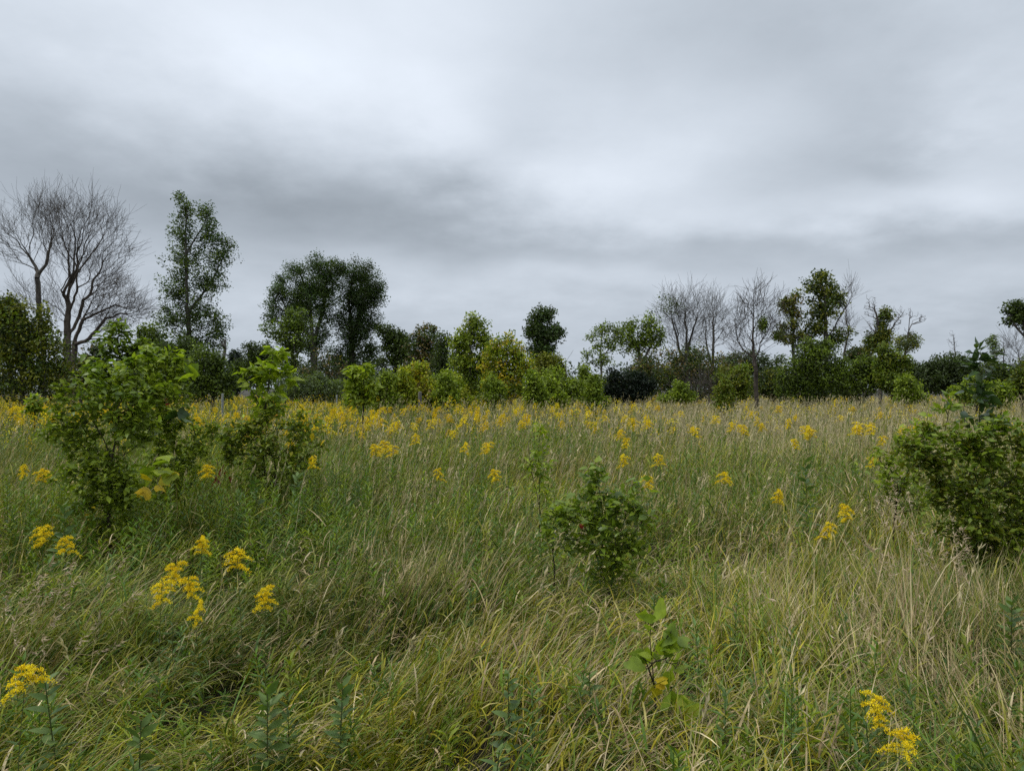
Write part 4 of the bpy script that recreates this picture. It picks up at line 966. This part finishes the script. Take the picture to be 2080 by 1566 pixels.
sapling('boxelder_sapling', 'bushy vine-draped sapling behind and right of the dark-leaved one', 'sapling', 7.7, 320, [[(318, 960), (322, 880), (335, 820), (345, 760)], [(322, 880), (290, 800), (270, 750)]],
        [(367, 728, 9, 22), (338, 720, 10, 20), (300, 716, 9, 20), (335, 770, 52, 42), (280, 760, 60, 40), (350, 830, 42, 52), (300, 850, 54, 50), (345, 900, 48, 42), (370, 750, 22, 30), (350, 950, 72, 44), (335, 1000, 60, 34), (405, 900, 44, 44)], 360, 3000, .078, 'bright', ['ovate', 'ovate', 'ovate', 'lobed'], .013, 602, nobj=280,
        cols=[(MID, 1), (LGT, 2)], group=SG,
        extra=[(388, 765, -.1, 4, .05, .15, ['lobed'], 'bright', 'large pale grape-like leaf'), (370, 845, -.15, 3, .04, .15, ['lobed'], 'dark', 'large bluish-dark lobed leaf'), (345, 815, -.1, 4, .04, .06, ['ovate'], 'red', 'brown withered seed cluster leaf')])
sapling('ash_sapling', 'taller ash sapling poking up behind the two left saplings', 'sapling', 11.5, 240, [[(240, 900), (240, 760), (242, 660)]],
        [(240, 670, 26, 28), (235, 710, 44, 34), (245, 760, 54, 44), (215, 790, 40, 36), (280, 720, 26, 30)], 260, 1100, .13, 'green', ['ovate', 'lance'], .02, 603, nobj=240,
        cols=[(MID, 2), (DKG, 2)], group=SG, rt=.003)
sapling('ash_sapling', 'bright yellow-green sapling with single dark stem above a bushy skirt', 'sapling', 8.4, 545, [[(538, 960), (537, 870), (545, 790), (556, 700)], [(540, 850), (520, 790), (500, 775)], [(542, 830), (580, 760)]],
        [(560, 712, 22, 22), (545, 760, 32, 30), (515, 770, 24, 24), (578, 765, 20, 28), (545, 820, 46, 28)], 150, 210, .165, 'bright', ['ovate'], .012, 604, nobj=300, group=SG, droop=.05)
sapling('sumac_bush', 'bushy skirt of green leaves round the single dark-stemmed sapling', 'bush', 8.2, 555, [[(560, 960), (560, 880)], [(560, 930), (500, 880), (470, 860)], [(560, 930), (620, 870), (650, 850)]],
        [(500, 870, 46, 36), (610, 870, 50, 40), (550, 910, 62, 44), (480, 920, 44, 34), (620, 930, 44, 44), (545, 850, 40, 30), (470, 895, 34, 30), (550, 970, 80, 40)], 300, 2000, .08, 'mixed', ['ovate'], .012, 605, nobj=300,
        cols=[(MID, 2), (LGT, 2), (OLV, 1)], group=SG,
        extra=[(458, 963, -.25, 5, .035, .10, ['ovate'], 'red', 'crimson leaf'), (472, 960, -.25, 3, .03, .10, ['ovate'], 'red', 'crimson leaf'), (640, 895, -.2, 6, .08, .08, ['ovate'], 'yellow', 'orange-yellow leaf')])
sapling('ash_sapling', 'slim ash sapling with bare lower stem standing in the yellow band', 'sapling', 15, 737, [[(737, 870), (738, 810), (738, 745)]],
        [(720, 755, 24, 18), (750, 752, 16, 22), (740, 785, 36, 26), (712, 790, 16, 22), (735, 815, 34, 16)], 150, 620, .16, 'bright', ['ovate', 'lance'], .018, 606, nobj=260, cols=[(LGT, 2), (YGR, 1), (MID, 1)], group=SG, rt=.004)
sapling('young_shrub', 'small feathery yellow-green shrub by the dark shrub at far left', 'bush', 16, 70, [[(70, 850), (70, 815)]],
        [(72, 820, 22, 18), (68, 838, 26, 12)], 60, 200, .15, 'bright', ['lance'], .012, 607, nobj=200, group=SG, Wr=1.3)
sapling('slim_sapling', 'slim upright sapling in centre with green leaves along two thin stems', 'sapling', 6.6, 1098, [[(1096, 1060), (1096, 980), (1094, 920), (1096, 880)], [(1096, 1030), (1080, 960), (1072, 900)], [(1096, 1040), (1115, 990), (1120, 950)]],
        [(1092, 885, 22, 18), (1095, 940, 34, 30), (1105, 990, 26, 26), (1075, 950, 14, 20)], 70, 230, .068, 'bright', ['ovate', 'ovate', 'lance'], .005, 608, nobj=300, group=SG, droop=0)
sapling('slim_sapling', 'short sapling with grey-green top leaves left of the lobed-leaf one', 'sapling', 4.9, 1128, [[(1126, 1150), (1121, 1080), (1120, 1040)]],
        [(1118, 1040, 26, 14), (1112, 1080, 24, 22), (1125, 1115, 20, 16)], 30, 90, .068, 'green', ['ovate'], .005, 609, nobj=90, group=SG, droop=-.1)
sapling('maple_sapling', 'lobed-leaf bushy sapling at centre with thick dark stem and red leaf at its foot', 'sapling', 4.8, 1238, [[(1236, 1180), (1232, 1090), (1222, 1010), (1212, 955)], [(1238, 1210), (1262, 1080), (1285, 985)], [(1236, 1200), (1200, 1090), (1165, 1030)], [(1236, 1150), (1300, 1060), (1312, 1040)]],
        [(1212, 965, 14, 22), (1215, 1000, 40, 34), (1280, 1005, 42, 32), (1175, 1040, 46, 38), (1145, 1060, 30, 26), (1235, 1050, 60, 46), (1295, 1060, 34, 34), (1220, 1105, 66, 40), (1270, 1120, 40, 34), (1235, 1160, 60, 34), (1170, 1100, 34, 30)], 230, 1000, .07, 'green', ['lobed', 'ovate', 'ovate', 'lance'], .0065, 610, nobj=300,
        cols=[(MID, 2), (LGT, 2)], group=SG, droop=.05, lump=.1,
        extra=[(1233, 1168, -.06, 1, .004, .05, ['ovate'], 'red', 'red leaf at the stem foot'), (1175, 1065, -.1, 2, .02, .05, ['ovate'], 'red', 'reddish withered leaf')])
sapling('maple_sapling', 'small nearest sapling with few big lobed leaves and yellow lower leaves', 'sapling', 3.15, 1328, [[(1330, 1440), (1330, 1350), (1325, 1260)], [(1330, 1400), (1308, 1330), (1304, 1300)], [(1330, 1420), (1352, 1425)]],
        [(1318, 1262, 14, 14), (1358, 1285, 20, 14), (1335, 1340, 26, 14), (1302, 1340, 14, 24), (1370, 1350, 10, 10), (1380, 1430, 18, 10), (1350, 1310, 16, 16)], 22, 40, .082, 'bright', ['lobed', 'ovate'], .005, 611, nobj=40, group=SG, droop=-.05, nup=.25,
        extra=[(1332, 1380, -.03, 3, .014, .055, ['lobed'], 'yellow', 'yellow leaf'), (1342, 1466, -.03, 1, .005, .035, ['lobed'], 'yellow', 'small yellow leaf near the ground'), (1350, 1498, -.05, 1, .005, .045, ['lobed'], 'bright', 'round yellow-green leaf')])
sapling('big_shrub', 'large spreading dark shrub at right edge with crooked brown branches', 'bush', 5.5, 1985, [[(1975, 1150), (1990, 1060), (1985, 1010)], [(1985, 1020), (1978, 960), (2000, 920), (2060, 890)], [(1987, 1040), (1925, 1000), (1875, 950), (1830, 925)], [(1985, 1030), (2050, 970), (2100, 950)]],
        [(1915, 930, 70, 40), (1990, 930, 74, 50), (1890, 955, 44, 34), (1915, 1005, 62, 44), (1980, 1010, 74, 54), (2060, 980, 60, 62), (1950, 1080, 74, 44), (2040, 1080, 64, 54), (2000, 1140, 74, 34), (1860, 895, 60, 34), (2080, 900, 44, 50), (1975, 885, 70, 34), (2040, 860, 44, 30), (2090, 1040, 60, 80), (2030, 1120, 80, 60)], 520, 4000, .07, 'green', ['ovate'], .013, 612, nobj=300,
        cols=[(MID, 3), (OLV, 2), (LGT, 1)], group=SG, rt=.002, deep=.7)
sapling('low_bush', 'loose light green low bush leaning left of the big right shrub', 'bush', 6.4, 1815, [[(1815, 1060), (1810, 980), (1790, 930)], [(1812, 1010), (1850, 950), (1870, 900)], [(1812, 1030), (1770, 980), (1745, 960)]],
        [(1800, 945, 34, 30), (1850, 920, 40, 40), (1810, 990, 46, 36), (1855, 1010, 40, 44), (1880, 880, 30, 26), (1845, 870, 10, 26), (1780, 930, 10, 24)], 160, 430, .075, 'bright', ['ovate', 'lance'], .008, 615, nobj=300,
        cols=[(MID, 1), (LGT, 2), (OLV, 1)], group=SG, lump=.1)
sapling('ash_sapling', 'upright ash sapling with dark top leaves rising out of the big right shrub', 'sapling', 5.8, 2000, [[(2010, 1000), (1992, 900), (1987, 820), (1998, 745), (1992, 712)], [(1988, 820), (1972, 790)], [(1988, 815), (2010, 780)]],
        [(1990, 712, 13, 14), (2015, 735, 16, 14), (1975, 745, 12, 14), (1995, 775, 26, 14), (1985, 805, 34, 16), (2010, 855, 34, 16), (1960, 850, 24, 14)], 60, 150, .105, 'dark', ['ovate', 'lance'], .006, 613, nobj=150, group=SG, droop=-.25, stem=M_STEMG, Wr=.9)
sapling('young_shrub', 'two broad-leaved shoots low before the dark domed mound at right', 'bush', 9, 1920, [[(1920, 870), (1922, 820)]],
        [(1922, 805, 14, 14), (1915, 830, 26, 10)], 16, 34, .12, 'green', ['ovate'], .006, 614, nobj=34, group=SG, droop=-.2)
# broad-leaved weeds in the foreground
def weed(px, py, d, H, n, L, label, seed, ramp='weed'):
    n = int(n * 1.6)
    r = np.random.default_rng(seed)
    base = np.array([(px - 1040) / F * d, d, 0.]); th = thing('leafy_weed', label, 'weed', base, 'broad-leaved weeds in the near grass')
    t = np.linspace(0, 1, 6); ln = r.normal(size=2) * .05
    sp = np.stack([ln[0] * t, ln[1] * t, H * t], 1)
    obj('stem', mesh('stem', *tubes(sp[:-1], sp[1:], np.linspace(.004, .0022, 5), np.linspace(.0038, .002, 5), 5)), M_STEMG, th)
    s = np.linspace(.35, 1, n); a = np.arange(n) * 2.4 + r.normal(size=n) * .3
    Q = np.stack([np.interp(s, t, sp[:, k]) for k in range(3)], 1)
    A = np.stack([np.cos(a), np.sin(a), .15 + .9 * s ** 3], 1)
    leaf_objs(th, Q, A, .8 * L * (1.2 - .45 * s) * r.uniform(.8, 1.2, n), 1.1, ['lance'], ramp, r)
for k, (px, d, H, n, L, lab) in enumerate([
        (545, 2.75, .52, 22, .115, 'tall bluish-green leafy weed at bottom left of centre, largest of the weeds'),
        (280, 2.6, .50, 20, .11, 'leafy weed low at left below the smallest goldenrod head'),
        (135, 2.75, .58, 16, .10, 'bright-tipped leafy weed right of the cut goldenrod at left edge'),
        (685, 2.75, .55, 24, .085, 'double-stemmed looking leafy weed low in the grass near bottom centre'),
        (1035, 3.05, .50, 14, .09, 'small leafy weed tuft in the grass below the short sapling'),
        (985, 2.5, .45, 14, .09, 'pale leafy weed at the very bottom centre'),
        (130, 5.4, .80, 26, .13, 'tall leafy stalk before the left sapling'),
        (530, 6.9, .80, 26, .12, 'upright leafy stalk before the bushy skirt, left one'),
        (590, 6.9, .82, 26, .12, 'upright leafy stalk before the bushy skirt, right one'),
        (1205, 3.2, .45, 12, .09, 'short weed left of the nearest lobed sapling'),
        (1640, 6.6, 1.0, 22, .13, 'dark leafy stalk under the broad golden mound'),
        (2050, 3.6, .62, 22, .11, 'greenish budding weed at the right edge')]):
    weed(px, 0, d, H, n, L, lab, 700 + k)
# broad reed blades at the lower right corner and the bright sedge tuft
def tuft(name, label, cat, px, d, n, L, w, az, th0, th1, col, seed, sp=.06, spik=0, grp=None):
    r = np.random.default_rng(seed)
    base = np.array([(px - 1040) / F * d, d, 0.]); th = thing(name, label, cat, base, grp)
    if n <= 12:
        for k in range(n):
            P = r.normal(size=(1, 3)) * sp; P[:, 2] = 0
            V, T, nv = blades(P, np.array([L * r.uniform(.7, 1.2)]), np.array([w * r.uniform(.7, 1.2)]), np.array([az + r.normal() * .5]), np.array([th0 * r.uniform(.4, 1.4)]), np.array([th1 * r.uniform(.5, 1.3)]), 8, twist=r.normal(size=1) * .5)
            obj('blade', mesh('blade', V, T, np.array(col) * r.uniform(.8, 1.2)), M_GRASS, th)
        return
    P = r.normal(size=(n, 3)) * sp; P[:, 2] = 0
    Ls = L * r.uniform(.65, 1.15, n)
    V, T, nv = blades(P, Ls, w * r.uniform(.7, 1.2, n), az + r.normal(size=n) * .6, th0 * r.uniform(.2, 1.5, n), th1 * r.uniform(.3, 1.4, n), 6, twist=r.normal(size=n))
    c = np.repeat(np.array(col) * np.exp(r.normal(size=(n, 1)) * .2), nv, 0)
    obj('stems', mesh('stems', V, T, c), M_GRASS, th, kind='stuff')
    if spik:
        C = V.reshape(n, nv, 3); tip = C[:, -1]; low = (C[:, 4] + C[:, 10]) * .5; ax = unit(tip - low)
        k = np.repeat(np.arange(n), spik); m = len(k)
        Q = tip[k] - ax[k] * r.uniform(0, .20, (m, 1))
        A = ax[k] * .7 + r.normal(size=(m, 3)) * .45 + np.array([.35, 0, -.25])
        Lk = r.uniform(.018, .042, m)
        V2, T2 = cards(Q, A, r.normal(size=(m, 3)), Lk, Lk * .2, .08)
        obj('seed_heads', mesh('seed_heads', V2, T2, np.array((.46, .36, .24)) * np.ones((len(V2), 1))), M_GRASS, th, kind='stuff')
TG = 'tufts of grass that stand out'
tuft('reed_tuft', 'broad green reed blades in the lower right corner', 'grass', 2060, 2.35, 7, .75, .017, 2.6, .35, .5, (.075, .14, .03), 801, grp=TG)
tuft('sedge_tuft', 'bright green arching sedge tuft in the grass left of the lobed saplings', 'grass', 1120, 3.7, 12, .50, .011, .2, .25, 1.5, (.12, .19, .045), 802, .05, grp=TG)
tuft('sedge_tuft', 'dark green grass tuft hanging over the bottom edge at centre', 'grass', 1180, 2.35, 12, .55, .010, .3, .4, 1.5, (.055, .115, .04), 803, .12, grp=TG)
tuft('seed_grass_tuft', 'tall tan seed-headed grass leaning before the big right shrub', 'grass', 1915, 4.1, 26, 1.02, .0042, 2.4, .16, .55, (.42, .34, .20), 804, .12, 26, grp=TG)
tuft('seed_grass_tuft', 'drooping pale seed heads at the left edge under the left sapling', 'grass', 20, 3.7, 16, .85, .0035, .2, .25, .9, (.40, .33, .20), 805, .12, 26, grp=TG)
tuft('seed_grass_tuft', 'pale drooping seed heads directly below the dark-leaved left sapling', 'grass', 150, 4.9, 9, .85, .005, .2, .12, .9, (.44, .37, .23), 806, .08, 0, grp=TG)
tuft('seed_grass_tuft', 'thin straw stems criss-crossing low at the right', 'grass', 1760, 3.1, 18, .95, .0038, 2.2, .3, .25, (.44, .36, .20), 807, .35, 8, grp=TG)

# ------------------------------------------------------------------ fence posts at the far edge
def post(px, d, H, w, label, steel):
    base = ((px - 1040) / F * d, d, 0); th = thing('fence_post', label, 'post', base, 'old fence posts in the meadow')
    if steel:
        t = w * .22
        V, T = [], []
        def box(x0, x1, y0, y1, z0, z1):
            k = len(V)
            V.extend([(x, y, z) for z in (z0, z1) for y in (y0, y1) for x in (x0, x1)])
            T.extend([(k + a, k + b, k + c) for a, b, c in [(0, 1, 5), (0, 5, 4), (1, 3, 7), (1, 7, 5), (3, 2, 6), (3, 6, 7), (2, 0, 4), (2, 4, 6), (4, 5, 7), (4, 7, 6)]])
        box(-w / 2, w / 2, 0, t, 0, H); box(-t / 2, t / 2, -w * .8, -.002, 0, H - .002)
        obj('shaft', mesh('shaft', np.array(V), np.array(T)), M_POST, th)
        V, T = [], []
        for q in range(6): box(-t * .7, t * .7, -w * .8 - .02, -w * .8 - .002, .3 + q * .2, .36 + q * .2)
        obj('studs', mesh('studs', np.array(V), np.array(T)), M_POST, th)
    else:
        z = np.linspace(0, H, 7); r = np.random.default_rng(5)
        sp = np.stack([r.normal(size=7) * .006, r.normal(size=7) * .006, z], 1)
        Vt, Tt = tubes(sp[:-1], sp[1:], np.full(6, w * .5), np.full(6, w * .47), 9)
        obj('shaft', mesh('shaft', Vt, Tt), M_BARKG, th)
        a = np.linspace(0, 6.283, 10)[:-1]
        Vc = np.concatenate([[(0, 0, H + .02)], np.stack([np.cos(a) * w * .48, np.sin(a) * w * .48, np.full(9, H)], 1)])
        Tc = np.array([(0, 1 + i, 1 + (i + 1) % 9) for i in range(9)])
        obj('weathered_top', mesh('weathered_top', Vc, Tc), M_BARKG, th)
M_POST = bark_mat('post_steel', (.16, .17, .16), (.26, .27, .25), 30)
post(452, 21, 1.52, .055, 'thin pale steel post left of the bright single-stemmed sapling', True)
post(684, 25, 1.45, .05, 'thin steel post below the grey-green willow shrub', True)
post(853, 24, 1.55, .12, 'stout grey wooden post under the pinkish young ash', False)
